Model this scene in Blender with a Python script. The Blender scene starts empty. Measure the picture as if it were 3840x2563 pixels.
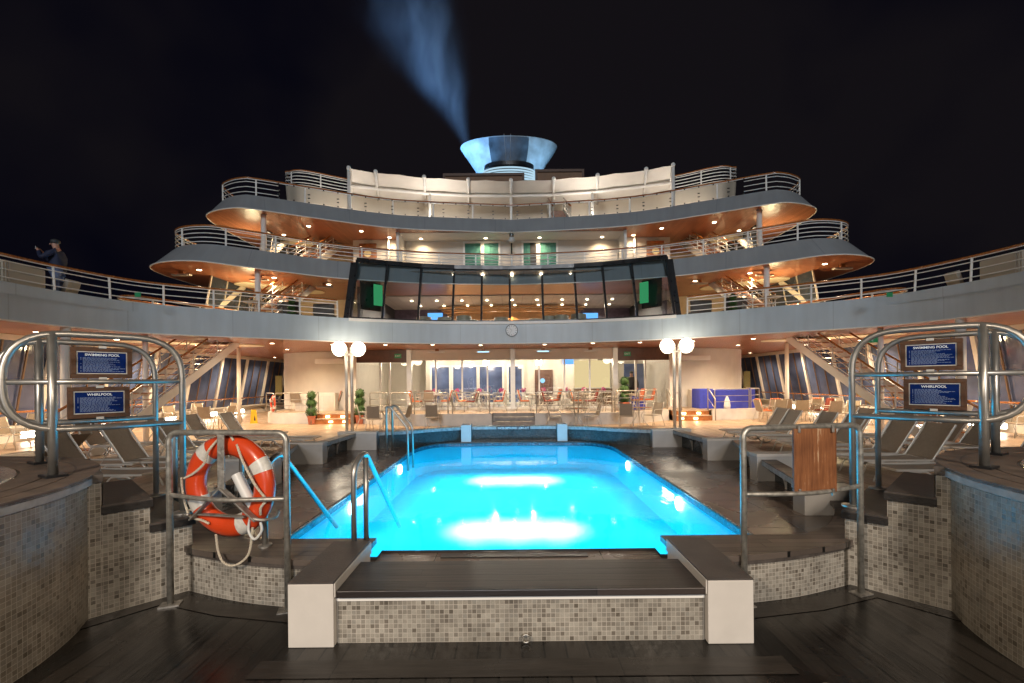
import bpy, bmesh, math, random
from math import pi, sin, cos, radians, sqrt, hypot, atan2
from mathutils import Vector, Matrix
random.seed(7)
scene = bpy.context.scene
COL = scene.collection
EYE = 1.6
EX = -0.04
F_PX, CX, HY, ROLL = 1707.0, 1920.0, 1430.6, 0.0095

# ---------------------------------------------------------------- camera
cam_d = bpy.data.cameras.new("camera")
cam = bpy.data.objects.new("camera", cam_d)
COL.objects.link(cam)
cam_d.sensor_width = 36.0
cam_d.lens = 36.0 * F_PX / 3840.0
cam_d.shift_y = (HY - 1281.5) / 3840.0
cam_d.clip_start = 0.05
cam_d.clip_end = 4000
cam.matrix_world = Matrix.Translation((EX, 0, EYE)) @ Matrix.Rotation(pi/2, 4, 'X') @ Matrix.Rotation(-ROLL, 4, 'Z')
scene.camera = cam

# ---------------------------------------------------------------- render / view
scene.render.engine = 'CYCLES'
scene.view_settings.view_transform = 'Standard'
scene.view_settings.look = 'None'
scene.view_settings.exposure = 0.0
scene.view_settings.gamma = 1.0
cy = scene.cycles
cy.max_bounces = 8; cy.diffuse_bounces = 3; cy.glossy_bounces = 4; cy.transmission_bounces = 4
cy.transparent_max_bounces = 24; cy.volume_bounces = 0
cy.caustics_reflective = False; cy.caustics_refractive = False
cy.sample_clamp_indirect = 4.0
cy.use_denoising = True
cy.use_light_tree = True
cy.volume_step_rate = 2.0

# ---------------------------------------------------------------- world: night sky with faint clouds
world = bpy.data.worlds.new("World"); scene.world = world; world.use_nodes = True
wn = world.node_tree; wn.nodes.clear()
wo = wn.nodes.new('ShaderNodeOutputWorld'); wb = wn.nodes.new('ShaderNodeBackground')
wt = wn.nodes.new('ShaderNodeTexCoord'); wz = wn.nodes.new('ShaderNodeTexNoise'); wr = wn.nodes.new('ShaderNodeValToRGB')
wz.inputs['Scale'].default_value = 1.5; wz.inputs['Detail'].default_value = 4; wz.inputs['Roughness'].default_value = 0.5
wr.color_ramp.elements[0].position = 0.40; wr.color_ramp.elements[0].color = (0.0008, 0.0010, 0.0042, 1)
wr.color_ramp.elements[1].position = 0.56; wr.color_ramp.elements[1].color = (0.0062, 0.0052, 0.0068, 1)
wn.links.new(wt.outputs['Generated'], wz.inputs['Vector']); wn.links.new(wz.outputs['Fac'], wr.inputs['Fac'])
wn.links.new(wr.outputs['Color'], wb.inputs['Color']); wb.inputs['Strength'].default_value = 1.0
wn.links.new(wb.outputs[0], wo.inputs['Surface'])

# ---------------------------------------------------------------- lamps
WARM = (1.0, 0.74, 0.46); PALE = (1.0, 0.84, 0.66); AFT = (1.0, 0.83, 0.65)
def lamp(kind, loc, energy, color=WARM, target=None, size=0.3, size_y=None, spot=None, blend=0.5, name="light"):
    d = bpy.data.lights.new(name, kind); o = bpy.data.objects.new(name, d); COL.objects.link(o)
    d.energy = energy; d.color = color; o.location = loc
    if kind == 'AREA':
        d.size = size
        if size_y: d.shape = 'RECTANGLE'; d.size_y = size_y
    elif kind in ('POINT', 'SPOT'):
        d.shadow_soft_size = size
    elif kind == 'SUN':
        d.angle = size
    if kind == 'SPOT':
        d.spot_size = radians(spot or 120); d.spot_blend = blend
    if target is not None:
        o.rotation_euler = (Vector(target) - Vector(loc)).to_track_quat('-Z', 'Y').to_euler()
    return o
# added weak, broad fill sun from behind the camera, to light the fascias evenly
lamp('SUN', (0, -20, 14), 0.85, (0.93, 0.96, 1.0), target=(0, 20, 3.5), size=radians(12), name="fill_sun")
# lamps over the aft deck behind the camera
lamp('AREA', (-2.6, -1.6, 3.4), 190, AFT, target=(-1.4, 3.6, 0.5), size=0.5, name="aft_deck_light")
lamp('AREA', (2.6, -1.6, 3.4), 190, AFT, target=(1.4, 3.6, 0.5), size=0.5, name="aft_deck_light")
# added cyan sheets and white spots, standing in for the pool's under-water lamps
CYAN = (0.0, 0.60, 0.86)
lamp('AREA', (0, 7.0, 0.10), 300, CYAN, target=(0, 7.0, -2), size=3.4, size_y=5.6, name="pool_fill_light")
lamp('AREA', (0, 7.0, -0.25), 85, (0.03, 0.50, 1.0), target=(0, 7.0, 4), size=3.4, size_y=5.6, name="pool_fill_light")  # stands in for light bounced up off the pool floor
for yy in (6.14, 9.2):
    for sx in (-1, 0, 1):
        lamp('SPOT', (sx*0.62, yy, 0.11), 120, (1.0, 0.96, 0.96), target=(sx*0.52, yy, -0.4), size=0.0, spot=112, blend=1.0, name="pool_fill_light")

# ---------------------------------------------------------------- helpers: pixels of the photograph to points of the place
def ray(x, y):
    a = (x - CX)/F_PX; b = (HY - y)/F_PX
    return a + ROLL*b, b - ROLL*a
def at_z(x, y, z):
    u, v = ray(x, y); d = (z - EYE)/v
    return Vector((u*d + EX, d, z))
def at_d(x, y, d):
    u, v = ray(x, y)
    return Vector((u*d + EX, d, EYE + v*d))
K = 0.9
def k3(x, y, z): return (x*K, y*K, EYE + (z - EYE)*K)
def k2(p): return (p[0]*K, p[1]*K)
def kz(z): return EYE + (z - EYE)*K

# ---------------------------------------------------------------- mesh builder
def world_loc(o):
    v = Vector((0, 0, 0))
    while o is not None:
        v += o.location; o = o.parent
    return v
class MB:
    def __init__(s): s.v = []; s.f = []; s.uv = {}; s.flat = set()
    def add(s, vs, fs, uvs=None):
        b = len(s.v); s.v += [tuple(p) for p in vs]
        for i, f in enumerate(fs):
            s.f.append(tuple(b + k for k in f))
            if uvs: s.uv[len(s.f) - 1] = uvs[i]
        return s
    def box(s, x0, x1, y0, y1, z0, z1):
        v = [(x, y, z) for z in (z0, z1) for y in (y0, y1) for x in (x0, x1)]
        return s.add(v, [(0, 2, 3, 1), (4, 5, 7, 6), (0, 1, 5, 4), (2, 6, 7, 3), (0, 4, 6, 2), (1, 3, 7, 5)])
    def obox(s, c, size, rz=0, rx=0, ry=0):
        m = Matrix.Rotation(rz, 3, 'Z') @ Matrix.Rotation(ry, 3, 'Y') @ Matrix.Rotation(rx, 3, 'X'); c = Vector(c)
        h = [q/2 for q in size]
        v = [c + m @ Vector((x, y, z)) for z in (-h[2], h[2]) for y in (-h[1], h[1]) for x in (-h[0], h[0])]
        return s.add(v, [(0, 2, 3, 1), (4, 5, 7, 6), (0, 1, 5, 4), (2, 6, 7, 3), (0, 4, 6, 2), (1, 3, 7, 5)])
    def bar(s, a, b, w, h):
        a = Vector(a); b = Vector(b); t = (b - a).normalized()
        up = Vector((0, 0, 1)) if abs(t.z) < .95 else Vector((0, 1, 0))
        n = t.cross(up).normalized(); u = n.cross(t)
        v = [p + n*(sx*w/2) + u*(sz*h/2) for p in (a, b) for sx, sz in ((-1, -1), (1, -1), (1, 1), (-1, 1))]
        return s.add(v, [(0, 3, 2, 1), (4, 5, 6, 7), (0, 1, 5, 4), (1, 2, 6, 5), (2, 3, 7, 6), (3, 0, 4, 7)])
    def tube(s, pts, r, n=10, closed=False):
        pts = [Vector(p) for p in pts]; m = len(pts)
        rs = r if isinstance(r, (list, tuple)) else [r]*m
        tans = []
        for i in range(m):
            if closed: t = pts[(i+1) % m] - pts[i-1]
            else: t = pts[min(i+1, m-1)] - pts[max(i-1, 0)]
            tans.append(t.normalized() if t.length > 1e-9 else Vector((0, 0, 1)))
        t0 = tans[0]; ref = Vector((0, 0, 1)) if abs(t0.z) < .9 else Vector((1, 0, 0))
        nn = t0.cross(ref).normalized(); vs = []
        for i in range(m):
            t = tans[i]; nn = (nn - t*nn.dot(t))
            nn = nn.normalized() if nn.length > 1e-6 else t.orthogonal().normalized()
            b = t.cross(nn)
            vs += [pts[i] + nn*(rs[i]*cos(2*pi*k/n)) + b*(rs[i]*sin(2*pi*k/n)) for k in range(n)]
        fs = []
        for i in range(m if closed else m-1):
            j = (i+1) % m
            for k in range(n):
                q = (k+1) % n
                fs.append((i*n+k, i*n+q, j*n+q, j*n+k))
        if not closed: fs += [tuple(range(n-1, -1, -1)), tuple((m-1)*n + k for k in range(n))]
        return s.add(vs, fs)
    def prism(s, poly, z0, z1):
        n = len(poly)
        v = [(p[0], p[1], z0) for p in poly] + [(p[0], p[1], z1) for p in poly]
        a = sum(poly[i][0]*poly[(i+1) % n][1] - poly[(i+1) % n][0]*poly[i][1] for i in range(n))
        fs = [tuple(range(n-1, -1, -1)), tuple(range(n, 2*n))] + [(i, (i+1) % n, n+(i+1) % n, n+i) for i in range(n)]
        if a < 0: fs = [tuple(reversed(f)) for f in fs]
        return s.add(v, fs)
    def strip(s, lo, hi):                      # a ribbon between two paths, uv in metres
        lo = [Vector(p) for p in lo]; hi = [Vector(p) for p in hi]; u = [0]
        for i in range(1, len(lo)): u.append(u[-1] + (lo[i]-lo[i-1]).length)
        n = len(lo)
        fs = [(i, i+1, n+i+1, n+i) for i in range(n-1)]
        uv = [((u[i], lo[i].z), (u[i+1], lo[i+1].z), (u[i+1], hi[i+1].z), (u[i], hi[i].z)) for i in range(n-1)]
        return s.add(lo+hi, fs, uv)
    def wall(s, path, z0, z1, th, top=None):   # thick curved wall; 'top' is an optional path of the upper edge
        n = len(path); nor = []
        for i in range(n):
            a = path[max(i-1, 0)]; b = path[min(i+1, n-1)]
            t = Vector((b[0]-a[0], b[1]-a[1])).normalized(); nor.append((-t.y, t.x))
        top = top or path
        A = [(p[0], p[1], z0) for p in path]; B = [(p[0], p[1], z1) for p in top]
        C = [(p[0]+q[0]*th, p[1]+q[1]*th, z0) for p, q in zip(path, nor)]
        D = [(p[0]+q[0]*th, p[1]+q[1]*th, z1) for p, q in zip(top, nor)]
        s.strip(A, B); s.strip(list(reversed(C)), list(reversed(D))); s.strip(B, D); s.strip(C, A)
        return s.add([A[0], B[0], D[0], C[0], A[-1], B[-1], D[-1], C[-1]], [(0, 3, 2, 1)[::-1], (4, 5, 6, 7)])
    def lathe(s, prof, c=(0, 0, 0), n=24, sx=1, sy=1, a0=0, a1=2*pi, caps=True):
        full = abs(a1-a0-2*pi) < 1e-6; m = n if full else n+1; vs = []
        for r, z in prof:
            for k in range(m):
                a = a0 + (a1-a0)*k/n
                vs.append((c[0]+r*cos(a)*sx, c[1]+r*sin(a)*sy, c[2]+z))
        fs = []
        for i in range(len(prof)-1):
            for k in range(n):
                q = (k+1) % m
                fs.append((i*m+k, i*m+q, (i+1)*m+q, (i+1)*m+k))
        if full and caps:
            if prof[0][0] > 1e-6: fs.append(tuple(range(m-1, -1, -1)))
            if prof[-1][0] > 1e-6: fs.append(tuple((len(prof)-1)*m+k for k in range(m)))
        return s.add(vs, fs)
    def sphere(s, c, r, n=20, sc=(1, 1, 1)):
        m = n//2; prof = [(r*sin(pi*i/m), -r*cos(pi*i/m)) for i in range(m+1)]
        b = len(s.v); s.lathe([(max(q[0], 1e-5), q[1]) for q in prof], (0, 0, 0), n)
        for i in range(b, len(s.v)):
            p = s.v[i]; s.v[i] = (c[0]+p[0]*sc[0], c[1]+p[1]*sc[1], c[2]+p[2]*sc[2])
        return s
    def cyl(s, c, r, h, n=20): return s.lathe([(r, 0), (r, h)], c, n)
    def quad(s, a, b, c, d): return s.add([a, b, c, d], [(0, 1, 2, 3)], [((0, 0), (1, 0), (1, 1), (0, 1))])
    def build(s, name, mat, parent=None, smooth=False, bevel=0, loc=None, auto=None):
        off = world_loc(parent) if parent is not None else Vector(loc or (0, 0, 0))
        me = bpy.data.meshes.new(name)
        me.from_pydata([(p[0]-off.x, p[1]-off.y, p[2]-off.z) for p in s.v], [], s.f)
        if s.uv:
            ul = me.uv_layers.new(name="UVMap")
            for fi, uvs in s.uv.items():
                for li, w in zip(me.polygons[fi].loop_indices, uvs): ul.data[li].uv = w
        me.validate(); me.update()
        if smooth: me.shade_smooth()
        if isinstance(mat, (list, tuple)):
            for q in mat: me.materials.append(q)
        else: me.materials.append(mat)
        o = bpy.data.objects.new(name, me); COL.objects.link(o)
        if parent is not None: o.parent = parent
        else: o.location = off
        if smooth and auto is not None:
            try: me.set_sharp_from_angle(angle=radians(auto))
            except Exception: pass
        if bevel:
            b = o.modifiers.new("edge", 'BEVEL'); b.width = bevel; b.segments = 2; b.limit_method = 'ANGLE'; b.angle_limit = radians(40)
        return o

def place(o, parent, loc, rot):
    o.parent = parent; o.location = Vector(loc) - world_loc(parent); o.rotation_euler = rot; return o
def thing(name, label, cat, loc=(0, 0, 0), group=None):
    o = bpy.data.objects.new(name, None); COL.objects.link(o); o.location = loc; o.empty_display_size = 0.1
    o["label"] = label; o["category"] = cat
    if group: o["group"] = group
    return o
def tag(o, label, cat, group=None):
    o["label"] = label; o["category"] = cat
    if group: o["group"] = group
    return o
def structure(o, kind="structure"):
    o["kind"] = kind; return o
def dup(root, loc, rz=0, label=None, group=None, s=None):
    r = root.copy(); COL.objects.link(r); r.location = loc; r.rotation_euler = (0, 0, rz)
    if s: r.scale = (s, s, s)
    if label: r["label"] = label
    if group: r["group"] = group
    for ch in list(root.children):
        c = ch.copy(); COL.objects.link(c); c.parent = r
        for g in ch.children:
            d = g.copy(); COL.objects.link(d); d.parent = c
    return r
class Proto:                                   # the first placing moves the first-built thing itself, later ones copy it
    def __init__(s, root): s.root = root; s.used = False
    def put(s, loc, rz=0, label=None, group=None, sc=None):
        if s.used: return dup(s.root, loc, rz, label, group, sc)
        s.used = True; r = s.root; r.location = loc; r.rotation_euler = (0, 0, rz)
        if sc: r.scale = (sc, sc, sc)
        if label: r["label"] = label
        if group: r["group"] = group
        return r
def catmull(P, n=6, closed=False):
    P = [Vector(p) for p in P]; out = []; m = len(P)
    for i in range(m if closed else m-1):
        if closed: a, b, c, d = P[i-1], P[i], P[(i+1) % m], P[(i+2) % m]
        else: a, b, c, d = P[max(i-1, 0)], P[i], P[i+1], P[min(i+2, m-1)]
        for k in range(n):
            t = k/n
            out.append(0.5*((2*b) + (c-a)*t + (2*a-5*b+4*c-d)*t*t + (3*b-a-3*c+d)*t**3))
    if not closed: out.append(P[-1])
    return out
def fillet(P, r, n=6):
    P = [Vector(p) for p in P]; out = [P[0]]
    for i in range(1, len(P)-1):
        a, b, c = P[i-1], P[i], P[i+1]; u = (a-b); w = (c-b)
        rr = min(r, u.length*.49, w.length*.49); p = b + u.normalized()*rr; q = b + w.normalized()*rr
        for k in range(n+1):
            t = k/n; out.append(p*(1-t)**2 + b*2*t*(1-t) + q*t*t)
    out.append(P[-1]); return out
def mirror(path): return [Vector((-p[0], p[1]) + tuple(p[2:])) for p in reversed(path)]
def resample(path, step):
    P = [Vector(p) for p in path]; L = [0]
    for i in range(1, len(P)): L.append(L[-1] + (P[i]-P[i-1]).length)
    n = max(1, round(L[-1]/step)); out = []
    for k in range(n+1):
        d = L[-1]*k/n; i = max(j for j in range(len(L)) if L[j] <= d + 1e-9); i = min(i, len(P)-2)
        t = (d-L[i])/max(L[i+1]-L[i], 1e-9); out.append(P[i].lerp(P[i+1], t))
    return out

# ---------------------------------------------------------------- materials
MATS = {}
def new_mat(name):
    m = bpy.data.materials.new(name); m.use_nodes = True; m.node_tree.nodes.clear(); MATS[name] = m
    nt = m.node_tree; out = nt.nodes.new('ShaderNodeOutputMaterial'); return m, nt, out
def N(nt, kind, **kw):
    n = nt.nodes.new('ShaderNode' + kind)
    for k, v in kw.items():
        if k in n.inputs: n.inputs[k].default_value = v
        else: setattr(n, k, v)
    return n
def rgba(c): return (c[0], c[1], c[2], 1)
def pmat(name, col, rough=.5, metal=0, var=.12, scale=6, bump=0, bscale=60, coat=0, spec=.5, rvar=.1):
    m, nt, out = new_mat(name); b = N(nt, 'BsdfPrincipled', Roughness=rough, Metallic=metal)
    b.inputs['Specular IOR Level'].default_value = spec; b.inputs['Coat Weight'].default_value = coat
    tc = N(nt, 'TexCoord'); nz = N(nt, 'TexNoise', Scale=scale, Detail=6.0)
    nt.links.new(tc.outputs['Object'], nz.inputs['Vector'])
    r = N(nt, 'ValToRGB'); e = r.color_ramp.elements
    e[0].position = .3; e[1].position = .7
    e[0].color = rgba([c*(1-var) for c in col]); e[1].color = rgba([min(1, c*(1+var)) for c in col])
    nt.links.new(nz.outputs['Fac'], r.inputs['Fac']); nt.links.new(r.outputs['Color'], b.inputs['Base Color'])
    if rvar:
        mr = N(nt, 'MapRange'); mr.inputs['To Min'].default_value = max(.02, rough-rvar); mr.inputs['To Max'].default_value = min(1, rough+rvar)
        nt.links.new(nz.outputs['Fac'], mr.inputs['Value']); nt.links.new(mr.outputs[0], b.inputs['Roughness'])
    if bump:
        n2 = N(nt, 'TexNoise', Scale=bscale, Detail=4.0); nt.links.new(tc.outputs['Object'], n2.inputs['Vector'])
        bp = N(nt, 'Bump', Strength=bump, Distance=.01); nt.links.new(n2.outputs['Fac'], bp.inputs['Height']); nt.links.new(bp.outputs[0], b.inputs['Normal'])
    nt.links.new(b.outputs[0], out.inputs['Surface']); return m
def emat(name, col, strength):
    m, nt, out = new_mat(name); e = N(nt, 'Emission', Color=rgba(col), Strength=strength)
    nt.links.new(e.outputs[0], out.inputs['Surface']); return m
def plank_mat(name, c0, c1, width, ang=0, gap=.06, rough=.55, gapcol=(.01, .009, .008), coat=0, grain=.35, length=2.2, spec=.5, wet=0, bumpd=.004):
    m, nt, out = new_mat(name); b = N(nt, 'BsdfPrincipled', Roughness=rough); b.inputs['Coat Weight'].default_value = coat
    b.inputs['Specular IOR Level'].default_value = spec
    L = nt.links.new
    tc = N(nt, 'TexCoord'); mp = N(nt, 'Mapping'); mp.inputs['Rotation'].default_value = (0, 0, ang); L(tc.outputs['Object'], mp.inputs['Vector'])
    sx = N(nt, 'SeparateXYZ'); L(mp.outputs[0], sx.inputs[0])
    d = N(nt, 'Math', operation='DIVIDE'); L(sx.outputs[0], d.inputs[0]); d.inputs[1].default_value = width
    fl = N(nt, 'Math', operation='FLOOR'); L(d.outputs[0], fl.inputs[0])
    fr = N(nt, 'Math', operation='FRACT'); L(d.outputs[0], fr.inputs[0])
    w0 = N(nt, 'TexWhiteNoise', noise_dimensions='1D'); L(fl.outputs[0], w0.inputs['W'])
    sh = N(nt, 'Math', operation='MULTIPLY_ADD'); L(w0.outputs['Value'], sh.inputs[0]); sh.inputs[1].default_value = length; L(sx.outputs[1], sh.inputs[2])
    dl = N(nt, 'Math', operation='DIVIDE'); L(sh.outputs[0], dl.inputs[0]); dl.inputs[1].default_value = length
    fy = N(nt, 'Math', operation='FLOOR'); L(dl.outputs[0], fy.inputs[0])
    fyr = N(nt, 'Math', operation='FRACT'); L(dl.outputs[0], fyr.inputs[0])
    cb = N(nt, 'CombineXYZ'); L(fl.outputs[0], cb.inputs[0]); L(fy.outputs[0], cb.inputs[1])
    wn2 = N(nt, 'TexWhiteNoise', noise_dimensions='3D'); L(cb.outputs[0], wn2.inputs['Vector'])
    mp2 = N(nt, 'Mapping'); mp2.inputs['Scale'].default_value = (26, 2.2, 20); L(mp.outputs[0], mp2.inputs['Vector'])
    av = N(nt, 'VectorMath', operation='ADD'); L(mp2.outputs[0], av.inputs[0]); L(wn2.outputs['Color'], av.inputs[1])
    gr = N(nt, 'TexNoise', Scale=1.0, Detail=6.0, Roughness=.65); L(av.outputs[0], gr.inputs['Vector'])
    mx = N(nt, 'Mix', data_type='FLOAT'); mx.inputs[0].default_value = grain; L(wn2.outputs['Value'], mx.inputs[2]); L(gr.outputs['Fac'], mx.inputs[3])
    rp = N(nt, 'ValToRGB'); rp.color_ramp.elements[0].color = rgba(c0); rp.color_ramp.elements[1].color = rgba(c1)
    rp.color_ramp.elements[0].position = .2; rp.color_ramp.elements[1].position = .8; L(mx.outputs[0], rp.inputs['Fac'])
    lt = N(nt, 'Math', operation='LESS_THAN'); L(fr.outputs[0], lt.inputs[0]); lt.inputs[1].default_value = gap
    lt2 = N(nt, 'Math', operation='LESS_THAN'); L(fyr.outputs[0], lt2.inputs[0]); lt2.inputs[1].default_value = .004/length*1.6
    mxg = N(nt, 'Math', operation='MAXIMUM'); L(lt.outputs[0], mxg.inputs[0]); L(lt2.outputs[0], mxg.inputs[1])
    mc = N(nt, 'Mix', data_type='RGBA'); L(mxg.outputs[0], mc.inputs[0]); L(rp.outputs[0], mc.inputs[6]); mc.inputs[7].default_value = rgba(gapcol)
    L(mc.outputs[2], b.inputs['Base Color'])
    if wet:
        n3 = N(nt, 'TexNoise', Scale=1.1, Detail=5.0); L(tc.outputs['Object'], n3.inputs['Vector'])
        mr = N(nt, 'MapRange'); mr.inputs['From Min'].default_value = .42; mr.inputs['From Max'].default_value = .62
        mr.inputs['To Min'].default_value = rough-wet; mr.inputs['To Max'].default_value = rough+.12; L(n3.outputs['Fac'], mr.inputs['Value']); L(mr.outputs[0], b.inputs['Roughness'])
    sb = N(nt, 'Math', operation='SUBTRACT'); L(gr.outputs['Fac'], sb.inputs[0]); L(mxg.outputs[0], sb.inputs[1])
    bp = N(nt, 'Bump', Strength=.5, Distance=bumpd); L(sb.outputs[0], bp.inputs['Height']); L(bp.outputs[0], b.inputs['Normal'])
    L(b.outputs[0], out.inputs['Surface']); return m
def mosaic_mat(name, cols, size=.0285, grout=(.56, .51, .44), rough=.28, gw=.12, tilt=.06, stain=.35):
    m, nt, out = new_mat(name); b = N(nt, 'BsdfPrincipled', Roughness=rough); L = nt.links.new
    uv = N(nt, 'UVMap'); sc = N(nt, 'VectorMath', operation='SCALE'); sc.inputs['Scale'].default_value = 1/size; L(uv.outputs[0], sc.inputs[0])
    fl = N(nt, 'VectorMath', operation='FLOOR'); L(sc.outputs[0], fl.inputs[0])
    fr = N(nt, 'VectorMath', operation='FRACTION'); L(sc.outputs[0], fr.inputs[0])
    w = N(nt, 'TexWhiteNoise', noise_dimensions='3D'); L(fl.outputs[0], w.inputs['Vector'])
    rp = N(nt, 'ValToRGB'); rp.color_ramp.interpolation = 'CONSTANT'; el = rp.color_ramp.elements
    el[0].position = 0; el[0].color = rgba(cols[0][1]); el[1].position = cols[1][0]; el[1].color = rgba(cols[1][1])
    for p, c in cols[2:]:
        e = el.new(p); e.color = rgba(c)
    L(w.outputs['Value'], rp.inputs['Fac'])
    sx = N(nt, 'SeparateXYZ'); L(fr.outputs[0], sx.inputs[0]); g = None
    for k in (0, 1):
        a = N(nt, 'Math', operation='LESS_THAN'); L(sx.outputs[k], a.inputs[0]); a.inputs[1].default_value = gw
        if g is None: g = a
        else:
            q = N(nt, 'Math', operation='MAXIMUM'); L(g.outputs[0], q.inputs[0]); L(a.outputs[0], q.inputs[1]); g = q
    nz = N(nt, 'TexNoise', Scale=5.0, Detail=5.0); tc = N(nt, 'TexCoord'); L(tc.outputs['Object'], nz.inputs['Vector'])
    n2 = N(nt, 'TexNoise', Scale=160.0, Detail=3.0); L(tc.outputs['Object'], n2.inputs['Vector'])
    mr = N(nt, 'MapRange'); mr.inputs['From Min'].default_value = .3; mr.inputs['From Max'].default_value = .75; mr.inputs['To Min'].default_value = 1-stain; mr.inputs['To Max'].default_value = 1.05; L(nz.outputs['Fac'], mr.inputs['Value'])
    mr2 = N(nt, 'MapRange'); mr2.inputs['To Min'].default_value = .75; mr2.inputs['To Max'].default_value = 1.25; L(n2.outputs['Fac'], mr2.inputs['Value'])
    mm = N(nt, 'Math', operation='MULTIPLY'); L(mr.outputs[0], mm.inputs[0]); L(mr2.outputs[0], mm.inputs[1])
    mc = N(nt, 'Mix', data_type='RGBA'); L(g.outputs[0], mc.inputs[0]); L(rp.outputs[0], mc.inputs[6]); mc.inputs[7].default_value = rgba(grout)
    vm = N(nt, 'VectorMath', operation='SCALE'); L(mc.outputs[2], vm.inputs[0]); L(mm.outputs[0], vm.inputs['Scale'])
    L(vm.outputs[0], b.inputs['Base Color'])
    rr = N(nt, 'Math', operation='MULTIPLY_ADD'); L(g.outputs[0], rr.inputs[0]); rr.inputs[1].default_value = .4; rr.inputs[2].default_value = rough; L(rr.outputs[0], b.inputs['Roughness'])
    # every tile is set at a slightly different tilt
    geo = N(nt, 'NewGeometry'); s1 = N(nt, 'VectorMath', operation='SUBTRACT'); L(w.outputs['Color'], s1.inputs[0]); s1.inputs[1].default_value = (.5, .5, .5)
    s2 = N(nt, 'VectorMath', operation='SCALE'); L(s1.outputs[0], s2.inputs[0]); s2.inputs['Scale'].default_value = tilt
    ad = N(nt, 'VectorMath', operation='ADD'); L(geo.outputs['Normal'], ad.inputs[0]); L(s2.outputs[0], ad.inputs[1])
    nm = N(nt, 'VectorMath', operation='NORMALIZE'); L(ad.outputs[0], nm.inputs[0])
    iv = N(nt, 'Math', operation='SUBTRACT'); iv.inputs[0].default_value = 1; L(g.outputs[0], iv.inputs[1])
    bp = N(nt, 'Bump', Strength=.5, Distance=.002); L(iv.outputs[0], bp.inputs['Height']); L(nm.outputs[0], bp.inputs['Normal']); L(bp.outputs[0], b.inputs['Normal'])
    L(b.outputs[0], out.inputs['Surface']); return m
def glass_mat(name, tint=(.92, .95, .95), refl=.12, rough=.01, body=None, bodyfac=0):
    m, nt, out = new_mat(name); L = nt.links.new
    tr = N(nt, 'BsdfTransparent', Color=rgba(tint)); gl = N(nt, 'BsdfGlossy', Color=(1, 1, 1, 1), Roughness=rough)
    lw = N(nt, 'LayerWeight', Blend=.35); mu = N(nt, 'Math', operation='MULTIPLY_ADD'); L(lw.outputs['Fresnel'], mu.inputs[0]); mu.inputs[1].default_value = .6; mu.inputs[2].default_value = refl
    mu.use_clamp = True
    src = tr
    if body:
        df = N(nt, 'BsdfDiffuse', Color=rgba(body)); m0 = N(nt, 'MixShader', Fac=bodyfac); L(tr.outputs[0], m0.inputs[1]); L(df.outputs[0], m0.inputs[2]); src = m0
    mx = N(nt, 'MixShader'); L(mu.outputs[0], mx.inputs[0]); L(src.outputs[0], mx.inputs[1]); L(gl.outputs[0], mx.inputs[2])
    L(mx.outputs[0], out.inputs['Surface']); return m

M_WHITE = pmat("white_paint", (.86, .84, .80), .4, var=.03, scale=3)
M_CREAM = pmat("cream_paint", (.70, .60, .44), .5, var=.05)
M_WALL = pmat("wall_paint", (.72, .67, .60), .5, var=.05, scale=2)
M_GREY = pmat("grey_paint", (.40, .43, .45), .38, var=.07, scale=1.4, bump=.08, bscale=3)
def hull_paint(name, col, seam=2.7):
    m = pmat(name, col, .4, var=.05, scale=1.1, bump=.1, bscale=2.5); nt = m.node_tree; L = nt.links.new
    b = [n for n in nt.nodes if n.type == 'BSDF_PRINCIPLED'][0]; src = b.inputs['Base Color'].links[0].from_socket
    uv = N(nt, 'UVMap'); sx = N(nt, 'SeparateXYZ'); L(uv.outputs[0], sx.inputs[0])
    d = N(nt, 'Math', operation='DIVIDE'); L(sx.outputs[0], d.inputs[0]); d.inputs[1].default_value = seam
    f = N(nt, 'Math', operation='FRACT'); L(d.outputs[0], f.inputs[0]); lt = N(nt, 'Math', operation='LESS_THAN'); L(f.outputs[0], lt.inputs[0]); lt.inputs[1].default_value = .010
    mp = N(nt, 'Mapping'); mp.inputs['Scale'].default_value = (3.5, .35, 1); L(uv.outputs[0], mp.inputs['Vector'])
    nz = N(nt, 'TexNoise', Scale=1.0, Detail=6.0); L(mp.outputs[0], nz.inputs['Vector'])
    mr = N(nt, 'MapRange'); mr.inputs['From Min'].default_value = .35; mr.inputs['From Max'].default_value = .7; mr.inputs['To Min'].default_value = 1.03; mr.inputs['To Max'].default_value = .91; L(nz.outputs['Fac'], mr.inputs['Value'])
    ml = N(nt, 'Math', operation='MULTIPLY_ADD'); L(lt.outputs[0], ml.inputs[0]); ml.inputs[1].default_value = -.16; L(mr.outputs[0], ml.inputs[2])
    sc = N(nt, 'VectorMath', operation='SCALE'); L(src, sc.inputs[0]); L(ml.outputs[0], sc.inputs['Scale']); L(sc.outputs[0], b.inputs['Base Color'])
    return m
M_FASCIA = hull_paint("lit_pale_fascia_paint", (.49, .57, .63))  # paler paint than the other decks, lightened further for pool and lamp glow
M_GREYF = hull_paint("grey_fascia_paint", (.32, .335, .35), 3.1)
M_STEEL = pmat("steel", (.43, .41, .375), .36, .78, var=.1, scale=14, rvar=.08)
M_STEEL_OLD = pmat("weathered_steel", (.42, .40, .355), .40, .68, var=.3, scale=30, rvar=.14)
M_GALV = pmat("galvanised_steel", (.33, .31, .28), .5, .7, var=.4, scale=22, bump=.3)
M_ALU = pmat("aluminium", (.62, .58, .52), .38, .45, var=.06)
M_BLACK = pmat("black_metal", (.012, .013, .015), .3, var=.2)
M_RAILWOOD = pmat("varnished_rail", (.36, .12, .025), .25, var=.3, scale=18, coat=.5)
M_TEAK = plank_mat("weathered_teak", (.30, .20, .13), (.44, .32, .22), .062, gap=.09, rough=.45, gapcol=(.05, .035, .025), wet=.1)
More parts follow.
